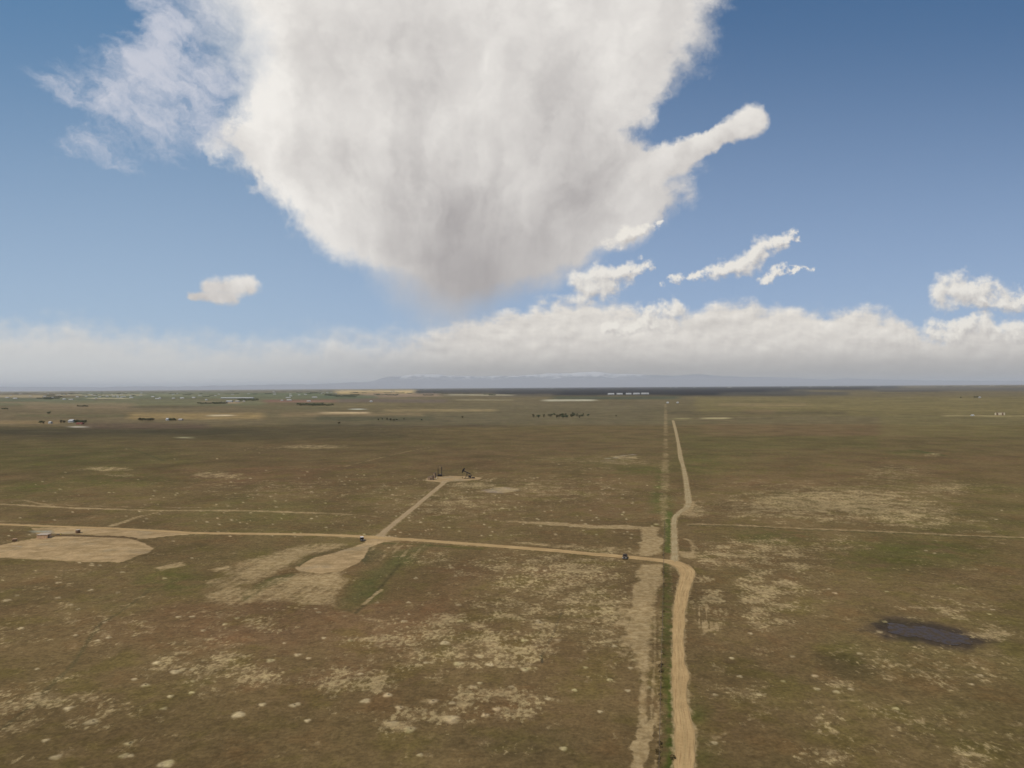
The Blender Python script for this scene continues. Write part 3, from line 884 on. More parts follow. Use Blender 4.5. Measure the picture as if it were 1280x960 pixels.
def finish(mt, N, col, rough=0.9, normal=None, spec=0.2, metal=0.0):
    b = N.n.new('ShaderNodeBsdfPrincipled')
    N.put(b.inputs['Base Color'], col)
    N.put(b.inputs['Roughness'], rough)
    b.inputs['Specular IOR Level'].default_value = spec
    b.inputs['Metallic'].default_value = metal
    if normal is not None:
        N.put(b.inputs['Normal'], normal)
    o = N.n.new('ShaderNodeOutputMaterial')
    N.l.new(b.outputs[0], o.inputs[0])
    return mt


def attr(N, name, out):
    a = N.n.new('ShaderNodeAttribute')
    a.attribute_name = name
    return a.outputs[out]


def ground_material():
    mt, N = new_mat('prairie_ground')
    geo = N.n.new('ShaderNodeNewGeometry').outputs['Position']
    P = N.v('MULTIPLY', geo, (1, 1, 0))
    c0 = attr(N, 'soil_colour', 'Color')
    bare_ = attr(N, 'bare', 'Fac')
    scar_ = attr(N, 'scar', 'Fac')
    pad_ = attr(N, 'pad', 'Fac')
    # flakes of pale soil
    n1 = N.noise(P, 0.17, 9, 0.70)
    n1b = N.noise(P, 0.10, 4, 0.55)
    n1c = N.noise(N.v('ADD', N.v('MULTIPLY', P, (1.0, 0.62, 1)), (7, 3, 1)), 0.75, 7, 0.68)
    nn = N.mad(n1b, 0.35, N.mul(n1, 0.80))
    nf = N.mad(n1b, 0.42, N.mul(n1c, 0.66))
    thr = N.mad(bare_, -0.12, 0.762)
    fl = N.mx(N.mul(N.step(N.sub(nn, thr), -0.03, 0.06), 0.85), N.step(N.sub(nf, N.mad(bare_, -0.155, 0.692)), -0.05, 0.08))
    sm = N.step(N.add(N.mad(N.sub(nn, 0.575), 1.3, scar_), N.mul(N.sub(n1c, 0.5), 1.5)), 0.12, 0.90)
    pm = N.step(N.add(N.mad(N.sub(nn, 0.575), 0.8, pad_), N.mul(N.sub(n1c, 0.5), 0.8)), 0.22, 0.78)
    hard_ = N.mx(sm, pm)
    soft_ = N.sub(1.0, hard_)
    fl = N.mul(fl, soft_)
    t3 = N.noise(N.v('ADD', P, (91, 17, 5)), 0.06, 5, 0.6)
    c0 = N.mix(N.mul(N.step(t3, 0.50, 0.66), 0.48), c0, N.mix(1.0, c0, (0.86, 0.98, 0.62), 'MULTIPLY'))
    c0 = N.mix(N.mul(N.step(t3, 0.48, 0.32), 0.48), c0, N.mix(1.0, c0, (1.08, 0.92, 0.86), 'MULTIPLY'))
    tan = N.mix(N.noise(P, 0.6, 3), tuple(lin((154, 132, 90))), tuple(lin((186, 164, 118))))
    c = N.mix(N.mul(fl, 0.80), c0, tan)
    # thin bleached film between the flakes
    fl2 = N.mul(N.step(N.sub(nn, thr), -0.10, 0.0), soft_)
    c = N.mix(N.mul(fl2, 0.28), c, tuple(lin((142, 118, 84))))
    # stripped soil, then the graded pads
    sc = N.mix(N.step(N.noise(P, 0.35, 6, 0.65), 0.35, 0.65), tuple(lin((148, 124, 84))), tuple(lin((180, 155, 112))))
    c = N.mix(N.mul(sm, 0.76), c, sc)
    pn = N.noise(N.v('MULTIPLY', P, (0.6, 0.9, 1)), 0.16, 7, 0.65)
    pc = N.mix(N.step(pn, 0.38, 0.62), tuple(lin((152, 127, 88))), tuple(lin((178, 149, 107))))
    pc = N.mix(N.mul(N.step(N.noise(P, 0.05, 5, 0.6), 0.5, 0.66), 0.5), pc, tuple(lin((150, 134, 104))))
    pc = N.mix(N.mul(N.step(n1c, 0.56, 0.70), 0.35), pc, tuple(lin((118, 98, 66))))
    c = N.mix(N.mul(pm, 0.95), c, pc)
    # turf: green tufts, dead straw and dark litter at hand-width to metre size
    t1 = N.noise(P, 0.9, 6, 0.65)
    t2 = N.noise(P, 0.28, 5, 0.62)
    g1 = N.step(t1, 0.28, 0.72, 0.68, 1.34, 'LINEAR')
    g2 = N.step(t2, 0.25, 0.75, 0.72, 1.28, 'LINEAR')
    t4 = N.noise(N.v('ADD', P, (13, 71, 9)), 0.022, 6, 0.62)
    g2 = N.mul(g2, N.step(t4, 0.3, 0.7, 0.76, 1.24, 'LINEAR'))
    gain = N.mul(g1, g2)
    gain = N.add(N.mul(gain, N.mad(hard_, -0.45, 1.0)), N.mul(hard_, 0.45))
    c = N.mix(1.0, c, N.xyz(gain, gain, gain), 'MULTIPLY')
    bp = N.n.new('ShaderNodeBump')
    bp.inputs['Strength'].default_value = 0.5
    bp.inputs['Distance'].default_value = 0.25
    N.put(bp.inputs['Height'], N.add(t1, N.mul(t2, 1.2)))
    return finish(mt, N, c, 0.95, bp.outputs[0], 0.05)


gme.materials.append(ground_material())

# ------------------------------------------------------------------ air: thin haze over the plain
def haze():
    bm = bmesh.new()
    bmesh.ops.create_cube(bm, size=1.0)
    me = bpy.data.meshes.new('haze')
    for v_ in bm.verts:
        v_.co = Vector((v_.co.x * 250000, v_.co.y * 250000, (v_.co.z + 0.5) * 900 - 60))
    bm.to_mesh(me)
    bm.free()
    o = bpy.data.objects.new('haze', me)
    COL.objects.link(o)
    o['kind'] = 'structure'
    mt = bpy.data.materials.new('haze_air')
    mt.use_nodes = True
    nt = mt.node_tree
    nt.nodes.clear()
    vs = nt.nodes.new('ShaderNodeVolumeScatter')
    vs.inputs['Color'].default_value = (1.0, 0.955, 0.89, 1)
    vs.inputs['Density'].default_value = 1.5e-5
    vs.inputs['Anisotropy'].default_value = 0.0
    out = nt.nodes.new('ShaderNodeOutputMaterial')
    nt.links.new(vs.outputs[0], out.inputs['Volume'])
    mt.cycles.homogeneous_volume = True
    me.materials.append(mt)


haze()
# ------------------------------------------------------------------ materials for built things
def speckle(name, col, rough=0.7, var=0.25, scale=2.0, spec=0.3, metal=0.0, rust=None):
    mt, N = new_mat(name)
    tc_ = N.n.new('ShaderNodeTexCoord').outputs['Object']
    n = N.noise(tc_, scale, 5, 0.6)
    g_ = N.step(n, 0.25, 0.75, 1 - var, 1 + var, 'LINEAR')
    c = N.mix(1.0, tuple(s2l(col)), N.xyz(g_, g_, g_), 'MULTIPLY')
    if rust:
        n2 = N.noise(tc_, scale * 1.7, 6, 0.65)
        c = N.mix(N.step(n2, 0.52, 0.64), c, tuple(s2l(rust)))
    return finish(mt, N, c, rough, None, spec, metal)


M = {
    'black_iron': speckle('black_iron', (38, 34, 30), 0.6, .3, 2, .4, 0, (58, 42, 30)),
    'dark_steel': speckle('dark_steel', (52, 46, 40), 0.55, .3, 2, .4, 0, (70, 50, 36)),
    'rust_steel': speckle('rust_steel', (84, 62, 46), 0.75, .3, 2, .2),
    'tan_wall': speckle('tan_wall', (202, 164, 126), 0.8, .2, 1.2),
    'mauve_wall': speckle('mauve_wall', (140, 116, 90), 0.8, .2, 1.2),
    'brown_wall': speckle('brown_wall', (120, 92, 66), 0.8, .25, 1.5),
    'white_roof': speckle('white_roof', (176, 158, 134), 0.6, .08, 1.0),
    'pale_roof': speckle('pale_roof', (176, 160, 138), 0.6, .15, 1.0),
    'far_white': speckle('far_white', (184, 181, 174), 0.6, .04, .05),
    'far_wall': speckle('far_wall', (190, 180, 168), 0.7, .1, .05),
    'far_grey': speckle('far_grey', (140, 136, 132), 0.7, .1, .05),
    'far_red': speckle('far_red', (140, 84, 70), 0.7, .1, .05),
    'tank_cream': speckle('tank_cream', (212, 196, 164), 0.6, .08, .4),
    'tank_brown': speckle('tank_brown', (122, 98, 74), 0.6, .15, .4),
    'grey_paint': speckle('grey_paint', (82, 70, 58), 0.6, .1, 3, .12),
    'dark_paint': speckle('dark_paint', (46, 36, 30), 0.5, .08, 3, .25),
    'white_paint': speckle('white_paint', (212, 198, 182), 0.35, .05, 3, .5),
    'glass': speckle('glass', (30, 26, 22), 0.4, .1, 1, .15),
    'rubber': speckle('rubber', (26, 24, 22), 0.9, .2, 4, .1),
    'rim': speckle('rim', (124, 116, 106), 0.5, .1, 4, .3, 0),
    'lamp': speckle('lamp', (220, 220, 214), 0.15, .02, 4, .6),
    'red_lamp': speckle('red_lamp', (130, 24, 18), 0.2, .05, 4, .5),
    'yellow': speckle('yellow', (206, 176, 84), 0.6, .1, 3),
    'wood': speckle('wood', (112, 94, 72), 0.9, .3, 6, .05),
    'wire': speckle('wire', (110, 104, 96), 0.5, .1, 2, .3, .5),
    'bark': speckle('bark', (66, 54, 42), 0.95, .3, 3, .05),
}


def leaf_mat(name, a, b):
    mt, N = new_mat(name)
    geo = N.n.new('ShaderNodeNewGeometry')
    rnd = geo.outputs['Random Per Island']
    c = N.mix(rnd, tuple(s2l(a)), tuple(s2l(b)))
    return finish(mt, N, c, 0.8, None, 0.1)


M['leaf_dark'] = leaf_mat('leaf_dark', (84, 78, 56), (124, 116, 86))
M['leaf_green'] = leaf_mat('leaf_green', (70, 78, 56), (112, 116, 84))
M['weed'] = leaf_mat('weed', (70, 56, 34), (124, 104, 66))


class MB:
    """collects boxes, tubes and prisms, then links them as one mesh object"""
    def __init__(self):
        self.bm = bmesh.new()

    def box(self, c, s, rot=None, taper=1.0):
        r = bmesh.ops.create_cube(self.bm, size=1.0)
        mt = Matrix.Translation(c) @ (rot.to_4x4() if rot else Matrix()) @ Matrix.Diagonal((*s, 1))
        for v_ in r['verts']:
            if taper != 1 and v_.co.z > 0:
                v_.co.x *= taper
                v_.co.y *= taper
            v_.co = mt @ v_.co
        return self

    def tube(self, a, b, r0, r1=None, seg=8, cap=True):
        a, b = Vector(a), Vector(b)
        r1 = r0 if r1 is None else r1
        d = b - a
        r = bmesh.ops.create_cone(self.bm, cap_ends=cap, segments=seg, radius1=r0, radius2=r1, depth=d.length)
        mt = Matrix.Translation((a + b) / 2) @ d.to_track_quat('Z', 'Y').to_matrix().to_4x4()
        for v_ in r['verts']:
            v_.co = mt @ v_.co
        return self

    def prism(self, pts, y0, y1):
        """outline in x,z pushed along y"""
        A = [self.bm.verts.new((x, y0, z)) for x, z in pts]
        B = [self.bm.verts.new((x, y1, z)) for x, z in pts]
        n = len(pts)
        self.bm.faces.new(A)
        self.bm.faces.new(B[::-1])
        for i in range(n):
            self.bm.faces.new((A[i], B[i], B[(i + 1) % n], A[(i + 1) % n])[::-1])
        return self

    def bar(self, a, b, w, h):
        a, b = Vector(a), Vector(b)
        d = b - a
        q = d.to_track_quat('X', 'Z').to_matrix()
        return self.box((a + b) / 2, (d.length, w, h), q)

    def build(self, name, mat, parent=None, bevel=0.0):
        bmesh.ops.recalc_face_normals(self.bm, faces=self.bm.faces)
        if bevel:
            bmesh.ops.bevel(self.bm, geom=[e for e in self.bm.edges if e.calc_face_angle(0) > 0.6], offset=bevel, segments=2, affect='EDGES')
        me = bpy.data.meshes.new(name)
        self.bm.to_mesh(me)
        self.bm.free()
        me.materials.append(mat)
        o = bpy.data.objects.new(name, me)
        COL.objects.link(o)
        if parent is not None:
            o.parent = parent
        return o


def tag(o, label, cat, group=None):
    o['label'] = label
    o['category'] = cat
    if group:
        o['group'] = group
    return o


def thing(name, label, cat, loc, rz=0.0, group=None):
    o = bpy.data.objects.new(name, None)
    COL.objects.link(o)
    o.location = loc
    o.rotation_euler = (0, 0, rz)
    o.empty_display_size = 0.5
    return tag(o, label, cat, group)


def dup(root, loc, rz, label, group=None, scale=None):
    r = root.copy()
    COL.objects.link(r)
    r.location = loc
    r.rotation_euler = (0, 0, rz)
    r['label'] = label
    if group:
        r['group'] = group
    if scale is not None:
        r.scale = scale if isinstance(scale, (tuple, list)) else (scale,) * 3
    for ch in list(root.children):
        c = ch.copy()
        COL.objects.link(c)
        c.parent = r
        for gch in ch.children:
            d = gch.copy()
            COL.objects.link(d)
            d.parent = c
    return r


ZB = -0.05      # height of the packed pads


def at(px, py, z=ZB):
    return G(px, py, z)


# ------------------------------------------------------------------ dirt roads, as sheets just above the ground
def road_material(name, ca, cb, cm, contrast=1.0):
    mt, N = new_mat(name)
    geo = N.n.new('ShaderNodeNewGeometry').outputs['Position']
    P = N.v('MULTIPLY', geo, (1, 1, 0))
    uv = N.n.new('ShaderNodeUVMap')
    u, vv, _ = N.sep(uv.outputs[0])
    n1 = N.noise(P, 0.12, 5, 0.6)
    n2 = N.noise(N.xyz(N.mul(u, 3.2), N.mul(vv, 0.06)), 1.6, 5, 0.6)
    n3 = N.noise(P, 1.1, 5, 0.65)
    c = N.mix(N.step(n1, 0.35, 0.65), tuple(lin(ca)), tuple(lin(cb)))
    c = N.mix(N.mul(N.step(n2, 0.48, 0.66), 0.55 * contrast), c, tuple(lin(cm)))
    # the crown between the wheel tracks keeps some grass, the shoulders are loose
    au = N.m('ABSOLUTE', u)
    crown = N.mul(N.step(au, 0.26, 0.06), N.step(n3, 0.45, 0.65))
    c = N.mix(N.mul(crown, 0.5 * contrast), c, tuple(lin((134, 116, 78))))
    edge = N.step(N.add(au, N.mul(N.sub(n3, 0.5), 0.9)), 0.72, 1.15)
    c = N.mix(N.mul(edge, 0.6), c, tuple(lin((132, 112, 78))))
    g_ = N.step(n3, 0.25, 0.75, 0.86, 1.14, 'LINEAR')
    c = N.mix(1.0, c, N.xyz(g_, g_, g_), 'MULTIPLY')
    bp = N.n.new('ShaderNodeBump')
    bp.inputs['Strength'].default_value = 0.4
    bp.inputs['Distance'].default_value = 0.15
    N.put(bp.inputs['Height'], N.add(n2, n3))
    return finish(mt, N, c, 0.95, bp.outputs[0], 0.05)


def smooth_path(pts, step):
    """Catmull-Rom through (x, y, w), resampled every step metres"""
    P = [Vector(p) for p in pts]
    P = [P[0] * 2 - P[1]] + P + [P[-1] * 2 - P[-2]]
    out = []
    for i in range(1, len(P) - 2):
        n = max(2, int((P[i + 1].xy - P[i].xy).length / step))
        for k in range(n):
            t = k / n
            a, b, c, d = P[i - 1], P[i], P[i + 1], P[i + 2]
            out.append(0.5 * ((2 * b) + (c - a) * t + (2 * a - 5 * b + 4 * c - d) * t * t + (3 * b - a - 3 * c + d) * t ** 3))
    out.append(P[-2])
    return out


def make_road(name, pts, mat, z, seed, rag=0.42):
    path = smooth_path([(*G(px, py)[:2], w_) for px, py, w_ in pts], 1.2)
    U = [-1, -.8, -.5, -.2, 0, .2, .5, .8, 1]
    n = len(path)
    xy = np.array([p[:2] for p in path])
    wd = np.array([p[2] for p in path])
    tg = np.gradient(xy, axis=0)
    tg /= np.linalg.norm(tg, axis=1)[:, None] + 1e-9
    nm = np.stack([-tg[:, 1], tg[:, 0]], 1)
    ln = np.concatenate([[0], np.cumsum(np.linalg.norm(np.diff(xy, axis=0), axis=1))])
    V, UV = [], []
    jl = rag * fbm(ln, ln * 0 + seed, 7, 4, seed) * 1.3
    jr = rag * fbm(ln, ln * 0 + seed + 50, 7, 4, seed) * 1.3
    for k, u in enumerate(U):
        ww = wd + np.where(u < 0, jl, jr) * abs(u)
        p = xy + nm * (u * ww)[:, None]
        zz = z + 0.03 * (1 - abs(u)) - 0.03 * math.exp(-((abs(u) - .5) / .2) ** 2)
        V.append(np.concatenate([p, np.full((n, 1), zz)], 1))
        UV.append(np.stack([np.full(n, u), ln], 1))
    V = np.stack(V, 1)
    UV = np.stack(UV, 1)
    K = len(U)
    i2, j2 = np.meshgrid(np.arange(n - 1), np.arange(K - 1), indexing='ij')
    q = np.stack([i2 * K + j2, i2 * K + j2 + 1, (i2 + 1) * K + j2 + 1, (i2 + 1) * K + j2], -1).reshape(-1, 4)
    me = mesh_grid(name, V.reshape(-1, 3), q[:, ::-1])
    uvl = me.uv_layers.new(name='UVMap')
    uvl.data.foreach_set('uv', UV.reshape(-1, 2)[q[:, ::-1].ravel()].astype(np.float32).ravel())
    me.materials.append(mat)
    o = bpy.data.objects.new(name, me)
    COL.objects.link(o)
    o['kind'] = 'structure'
    return o


make_road('dirt_road', ROAD_MAIN, road_material('road_dirt', (170, 140, 95), (182, 151, 104), (144, 115, 77), 1.25), 0.02, 1.5)
make_road('dirt_track', ROAD_NORTH, road_material('track_dirt', (156, 134, 96), (168, 148, 110), (128, 112, 76), 1.3), -0.005, 4.5, 0.5)
make_road('access_road', ROAD_PUMP, road_material('access_dirt', (158, 134, 98), (168, 144, 108), (146, 124, 90)), -0.01, 7.5)


# ------------------------------------------------------------------ pond
def pond():
    out = [(1104, 782), (1116, 779), (1132, 781), (1150, 782.5), (1170, 785.5), (1190, 790.5), (1207, 797), (1215, 803), (1206, 807), (1190, 805.5), (1168, 801), (1142, 797), (1116, 792)]
    P = [G(*p) for p in out]
    ring_ = []
    for i in range(len(P)):
        a, b = P[i], P[(i + 1) % len(P)]
        n = max(2, int((b - a).length / 0.5))
        for k in range(n):
            ring_.append(a.lerp(b, k / n))
    X_ = np.array([p.x for p in ring_]); Y_ = np.array([p.y for p in ring_])
    dx = 1.8 * fbm(X_, Y_, 4, 4, 3.0); dy = 3.4 * fbm(X_, Y_, 4, 4, 9.0)
    bm = bmesh.new()
    vs = [bm.verts.new((x + a, y + b, 0.0)) for x, y, a, b in zip(X_, Y_, dx, dy)]
    f_ = bm.faces.new(vs)
    bmesh.ops.triangulate(bm, faces=[f_])
    bmesh.ops.recalc_face_normals(bm, faces=bm.faces)
    if bm.faces[:][0].normal.z < 0:
        bmesh.ops.reverse_faces(bm, faces=bm.faces)
    me = bpy.data.meshes.new('pond_water')
    bm.to_mesh(me)
    bm.free()
    mt, N = new_mat('pond_water')
    geo = N.n.new('ShaderNodeNewGeometry').outputs['Position']
    P_ = N.v('MULTIPLY', geo, (1, 1, 0))
    n1 = N.noise(P_, 0.5, 6, 0.65)
    c = N.mix(N.step(n1, 0.45, 0.62), tuple(lin((68, 57, 50))), tuple(lin((80, 67, 50))))
    rg = N.step(n1, 0.45, 0.62, 0.3, 0.8)
    bp = N.n.new('ShaderNodeBump')
    bp.inputs['Strength'].default_value = 0.25
    bp.inputs['Distance'].default_value = 0.05
    N.put(bp.inputs['Height'], N.noise(P_, 1.5, 4, 0.6))
    me.materials.append(finish(mt, N, c, rg, bp.outputs[0], 0.06))
    o = bpy.data.objects.new('pond_water', me)
    COL.objects.link(o)
    o.location.z = 0.03
    o['kind'] = 'structure'


pond()


# ------------------------------------------------------------------ snow-capped mountains far away
def mountains():
    top = [(-500, 486), (-200, 485), (0, 483), (100, 483), (250, 482), (400, 479), (465, 476), (480, 471), (500, 468.5), (522, 466.5), (560, 468.5), (600, 469.5),
           (640, 468.5), (690, 466.5), (740, 463.4), (760, 466), (790, 467), (815, 468.5), (830, 468.5), (870, 466.5), (890, 467.5), (930, 470),
           (980, 471.5), (1030, 474), (1060, 472.5), (1100, 473.5), (1150, 474.5), (1280, 475.5), (1500, 476.5), (1900, 478)]
    D0 = 76000.0
    xs = np.linspace(-500, 1900, 900)
    tp = np.interp(xs, [t[0] for t in top], [t[1] for t in top])
    hpx = np.array([hor(x) for x in xs]) - tp
    hm = hpx / F * D0 + H
    wx = (xs - 640) / F * D0
    hm = hm * (1 + 0.10 * fbm(wx, wx * 0, 5200, 5, 2.0)) + 60 * fbm(wx, wx * 0 + 9, 1500, 3, 4.0)
    rws = 14
    V = np.zeros((rws, len(xs), 3))
    for r in range(rws):
        t = r / (rws - 1)
        prof = t ** 1.4
        rough = 0.16 * fbm(wx, wx * 0 + r * 900, 3500, 5, 6.0) * math.sin(math.pi * t)
        V[r, :, 0] = wx
        V[r, :, 1] = D0 - 14000 * (1 - t) + 1600 * fbm(wx, wx * 0 + r * 700, 5000, 3, 8.0) * (1 - t)
        V[r, :, 2] = -60 + np.maximum(hm, 30) * np.clip(prof + rough, 0, 1.0)
    i2, j2 = np.meshgrid(np.arange(rws - 1), np.arange(len(xs) - 1), indexing='ij')
    K = len(xs)
    q = np.stack([i2 * K + j2, i2 * K + j2 + 1, (i2 + 1) * K + j2 + 1, (i2 + 1) * K + j2], -1).reshape(-1, 4)
    me = mesh_grid('mountains', V.reshape(-1, 3), q)
    mt, N = new_mat('mountain_rock')
    geo = N.n.new('ShaderNodeNewGeometry').outputs['Position']
    n = N.noise(N.v('MULTIPLY', geo, (0.001, 0.0004, 0.0012)), 1.3, 8, 0.72)
    z_ = N.sep(geo)[2]
    xx = N.sep(geo)[0]
    lim = N.step(N.m('ABSOLUTE', N.add(xx, -1200)), 12000, 17000, 950, 1900)
    snow = N.step(N.add(z_, N.mul(N.sub(n, 0.5), 2600)), lim, N.add(lim, 420))
    c = N.mix(snow, (0.29, 0.29, 0.30), (0.52, 0.51, 0.49))
    me.materials.append(finish(mt, N, c, 0.9, None, 0.05))
    o = bpy.data.objects.new('mountains', me)
    COL.objects.link(o)
    o['kind'] = 'structure'


mountains()


# ------------------------------------------------------------------ pumpjack
def pumpjack():
    t = thing('pumpjack', 'black oil pumpjack with its horse head raised to the left on the well pad', 'pumpjack', at(585, 598), R(4))
    b = MB()
    for y in (-.55, .55):
        b.box((.4, y, .15), (8.4, .22, .3))
    for x in (-3.4, -1.6, .4, 2.4, 4.2):
        b.box((x, 0, .15), (.25, 1.1, .26))
    b.build('skid', M['black_iron'], t)
    b = MB()
    for y in (-1, 1):
        b.bar((-2.2, y * .75, .3), (-.9, y * .2, 4.9), .3, .3)
        b.bar((.7, y * .75, .3), (-.8, y * .2, 4.9), .22, .22)
        b.bar((-1.75, y * .6, 1.9), (.1, y * .6, 1.9), .12, .12)
    b.bar((-1.3, -.4, 3.4), (-1.3, .4, 3.4), .12, .12)
    b.box((-.85, 0, 5.0), (.5, .7, .3))
    b.build('samson_post', M['black_iron'], t)
    tilt = R(26)
    piv = Vector((-.85, 0, 5.35))
    ax = Vector((-math.cos(tilt), 0, math.sin(tilt)))
    upv = Vector((math.sin(tilt), 0, math.cos(tilt)))
    e1, e2 = piv + ax * 3.3, piv - ax * 3.5
    MB().bar(e1, e2, .6, .75).build('walking_beam', M['black_iron'], t)
    hd = []
    for k in range(9):
        a = R(-34 + k * 9.5)
        hd.append((math.cos(a) * 4.5, math.sin(a) * 4.5))
    hd = [(2.9, .6)] + [(2.9, -.6)] + hd
    pts = [tuple((piv + ax * x + upv * z)[i] for i in (0, 2)) for x, z in hd]
    MB().prism(pts, -.45, .45).build('horse_head', M['black_iron'], t)
    hp = piv + ax * 4.48 + upv * 0.0
    b = MB()
    for y in (-.12, .12):
        b.tube((hp.x, y, hp.z), (hp.x, y, 2.4), .05, seg=6)
    b.box((hp.x, 0, 2.4), (.2, .6, .2))
    b.tube((hp.x, 0, 2.4), (hp.x, 0, 1.2), .06, seg=6)
    b.build('bridle', M['dark_steel'], t)
    MB().tube((hp.x, 0, -.1), (hp.x, 0, 1.3), .2, .14).bar((hp.x - .6, 0, .8), (hp.x + .6, 0, .8), .18, .18).build('wellhead', M['rust_steel'], t)
    b = MB()
    cr = Vector((2.0, 0, 2.0))
    for y in (-.75, .75):
        b.bar((e2.x, y, e2.z), (cr.x + .75, y, cr.z + .55), .16, .16)
    b.bar((e2.x, -.85, e2.z), (e2.x, .85, e2.z), .2, .2)
    b.build('pitman_arm', M['black_iron'], t)
    for y in (-.68, .68):
        b = MB()
        b.bar((cr.x - .5, y, cr.z - .4), (cr.x + 1.5, y, cr.z + 1.1), .2, .34)
        pts = []
        for k in range(13):
            a = R(-75 + k * 12.5) + R(216)
            pts.append((cr.x + math.cos(a) * 1.5, cr.z + math.sin(a) * 1.35))
        pts.append((cr.x + .3, cr.z + .2))
        b.prism(pts, y - .17, y + .17)
        b.build('counterweight', M['black_iron'], t)
    MB().box((2.0, 0, 1.5), (1.3, .9, 1.9), taper=.75).build('gearbox', M['black_iron'], t, .05)
    b = MB().box((4.0, 0, .65), (1.3, .9, .8)).tube((3.7, .2, 1.0), (3.7, .2, 1.9), .07)
    b.build('motor', M['dark_steel'], t, .04)
    MB().bar((3.6, .5, .8), (2.4, .5, 1.5), .06, .5).build('belt_guard', M['black_iron'], t)


pumpjack()
t = thing('electric_box', 'low dark electrical box on the ground right of the pumpjack', 'box', at(592.2, 598.2), R(10))
MB().box((0, 0, .75), (1.7, .9, 1.1)).build('cabinet', M['dark_steel'], t, .04)
for x in (-.7, .7):
    MB().box((x, 0, .1), (.14, .9, .22)).build('foot', M['rust_steel'], t)


def heater():
    t = thing('heater_treater', 'dark oilfield heater skid with two tall thin stacks behind the shed', 'heater skid', at(549.8, 595.2), R(0))
    MB().box((0, 0, .2), (4.4, 1.8, .3)).build('skid', M['dark_steel'], t)
    b = MB().tube((-1.9, 0, 1.05), (1.9, 0, 1.05), .75, seg=16).tube((-2.05, 0, 1.05), (-1.9, 0, 1.05), .5, .75, seg=16).tube((1.9, 0, 1.05), (2.05, 0, 1.05), .75, .5, seg=16)
    b.build('vessel', M['black_iron'], t)
    MB().tube((-1.6, 0, 1.5), (-1.6, 0, 6.8), .34, seg=10).tube((-1.6, 0, 6.8), (-1.6, 0, 7.0), .42, seg=10).build('stack', M['dark_steel'], t)
    MB().tube((1.7, 0, 1.5), (1.7, 0, 8.1), .33, seg=12).tube((1.7, 0, 8.1), (1.7, 0, 8.3), .42, seg=12).build('stack', M['black_iron'], t)
    MB().bar((-1.6, -.9, .9), (1.6, -.9, .9), .1, .1).bar((0, -.9, .3), (0, -.9, .9), .1, .1).build('pipe', M['rust_steel'], t)


heater()


def shed(name, label, loc, rz, w_, d_, h0, h1, wall, roof, door=True):
    """shed with a roof sloping across its width"""
    t = thing(name, label, 'shed', loc, rz)
    MB().prism([(-w_ / 2, -.3), (w_ / 2, -.3), (w_ / 2, h1), (-w_ / 2, h0)], -d_ / 2, d_ / 2).build('wall', wall, t)
    MB().prism([(-w_ / 2 - .2, h0 + .02 - .2 * (h1 - h0) / w_), (w_ / 2 + .2, h1 + .02 + .2 * (h1 - h0) / w_), (w_ / 2 + .2, h1 + .15 + .2 * (h1 - h0) / w_), (-w_ / 2 - .2, h0 + .15 - .2 * (h1 - h0) / w_)], -d_ / 2 - .2, d_ / 2 + .2).build('roof', roof, t)
    if door:
        dr = MB().box((.2 * w_, -d_ / 2 - .04, min(h0, h1) * .42), (min(1.0, w_ * .3), .06, min(h0, h1) * .82)).build('door', M['dark_steel'], t)
        MB().box((.2 * w_ + .3, -d_ / 2 - .1, min(h0, h1) * .42), (.12, .06, .06)).build('handle', M['wire'], dr)
    return t


shed('equipment_shed', 'small brown shed with pale sloping roof at the left end of the pumpjack pad', at(538.4, 599.6), R(-14), 4.4, 3.6, 2.2, 3.6, M['mauve_wall'], M['pale_roof'])
t = thing('storage_tank', 'upright dark tank against the right side of the small brown shed', 'tank', at(543.4, 597.6))
MB().tube((0, 0, -.3), (0, 0, 4.4), 1.0, seg=18).build('shell', M['mauve_wall'], t)
MB().tube((0, 0, 4.4), (0, 0, 4.7), 1.04, .2, seg=18).build('lid', M['dark_steel'], t)
MB().bar((1.03, 0, 0), (1.03, 0, 4.4), .05, .4).build('ladder', M['wire'], t)
t = thing('drum', 'little pale barrel on the pad right of the shed and tank', 'barrel', at(545.6, 598.3))
MB().tube((0, 0, -.1), (0, 0, 1.2), .5, seg=14).build('shell', M['tank_cream'], t)
MB().tube((0, 0, 1.2), (0, 0, 1.26), .53, seg=14).build('lid', M['white_roof'], t)

# drilling pad on the left
t = thing('flat_shed', 'low tan shed with a flat white roof on the bare dirt pad', 'shed', at(55.2, 672.2), R(6))
b = MB().box((0, 0, .9), (5.4, 4.2, 2.0))
for x in (-2.2, -1.1, 0, 1.1, 2.2):
    b.box((x, -2.12, .95), (.12, .1, 1.85))
b.build('wall', M['tan_wall'], t)
MB().box((0, 0, 1.98), (5.8, 4.7, .14)).build('roof', M['white_roof'], t, .03)
dr = MB().box((2.73, -.6, .85), (.06, 1.0, 1.6)).build('door', M['dark_steel'], t)
MB().box((2.79, -.25, .9), (.06, .12, .08)).build('handle', M['wire'], dr)
t = thing('water_tank', 'squat brown tank with a pale top standing beyond the white-roofed shed', 'tank', at(97.4, 666.2))
MB().tube((0, 0, -.2), (0, 0, 1.75), 1.2, seg=20).build('shell', M['brown_wall'], t)
MB().tube((0, 0, 1.75), (0, 0, 1.9), 1.24, .9, seg=20).build('lid', M['white_roof'], t)
MB().tube((.6, -1.1, .3), (.6, -1.6, .3), .08, seg=8).build('valve', M['rust_steel'], t)
t = thing('pump_box', 'little mottled brown equipment box at the pad edge left of the white-roofed shed', 'box', at(18, 676.8), R(20))
MB().box((0, 0, .65), (1.7, 1.2, 1.2)).build('housing', M['brown_wall'], t, .05)
MB().box((.1, 0, 1.32), (1.9, 1.4, .12)).build('lid', M['tan_wall'], t)
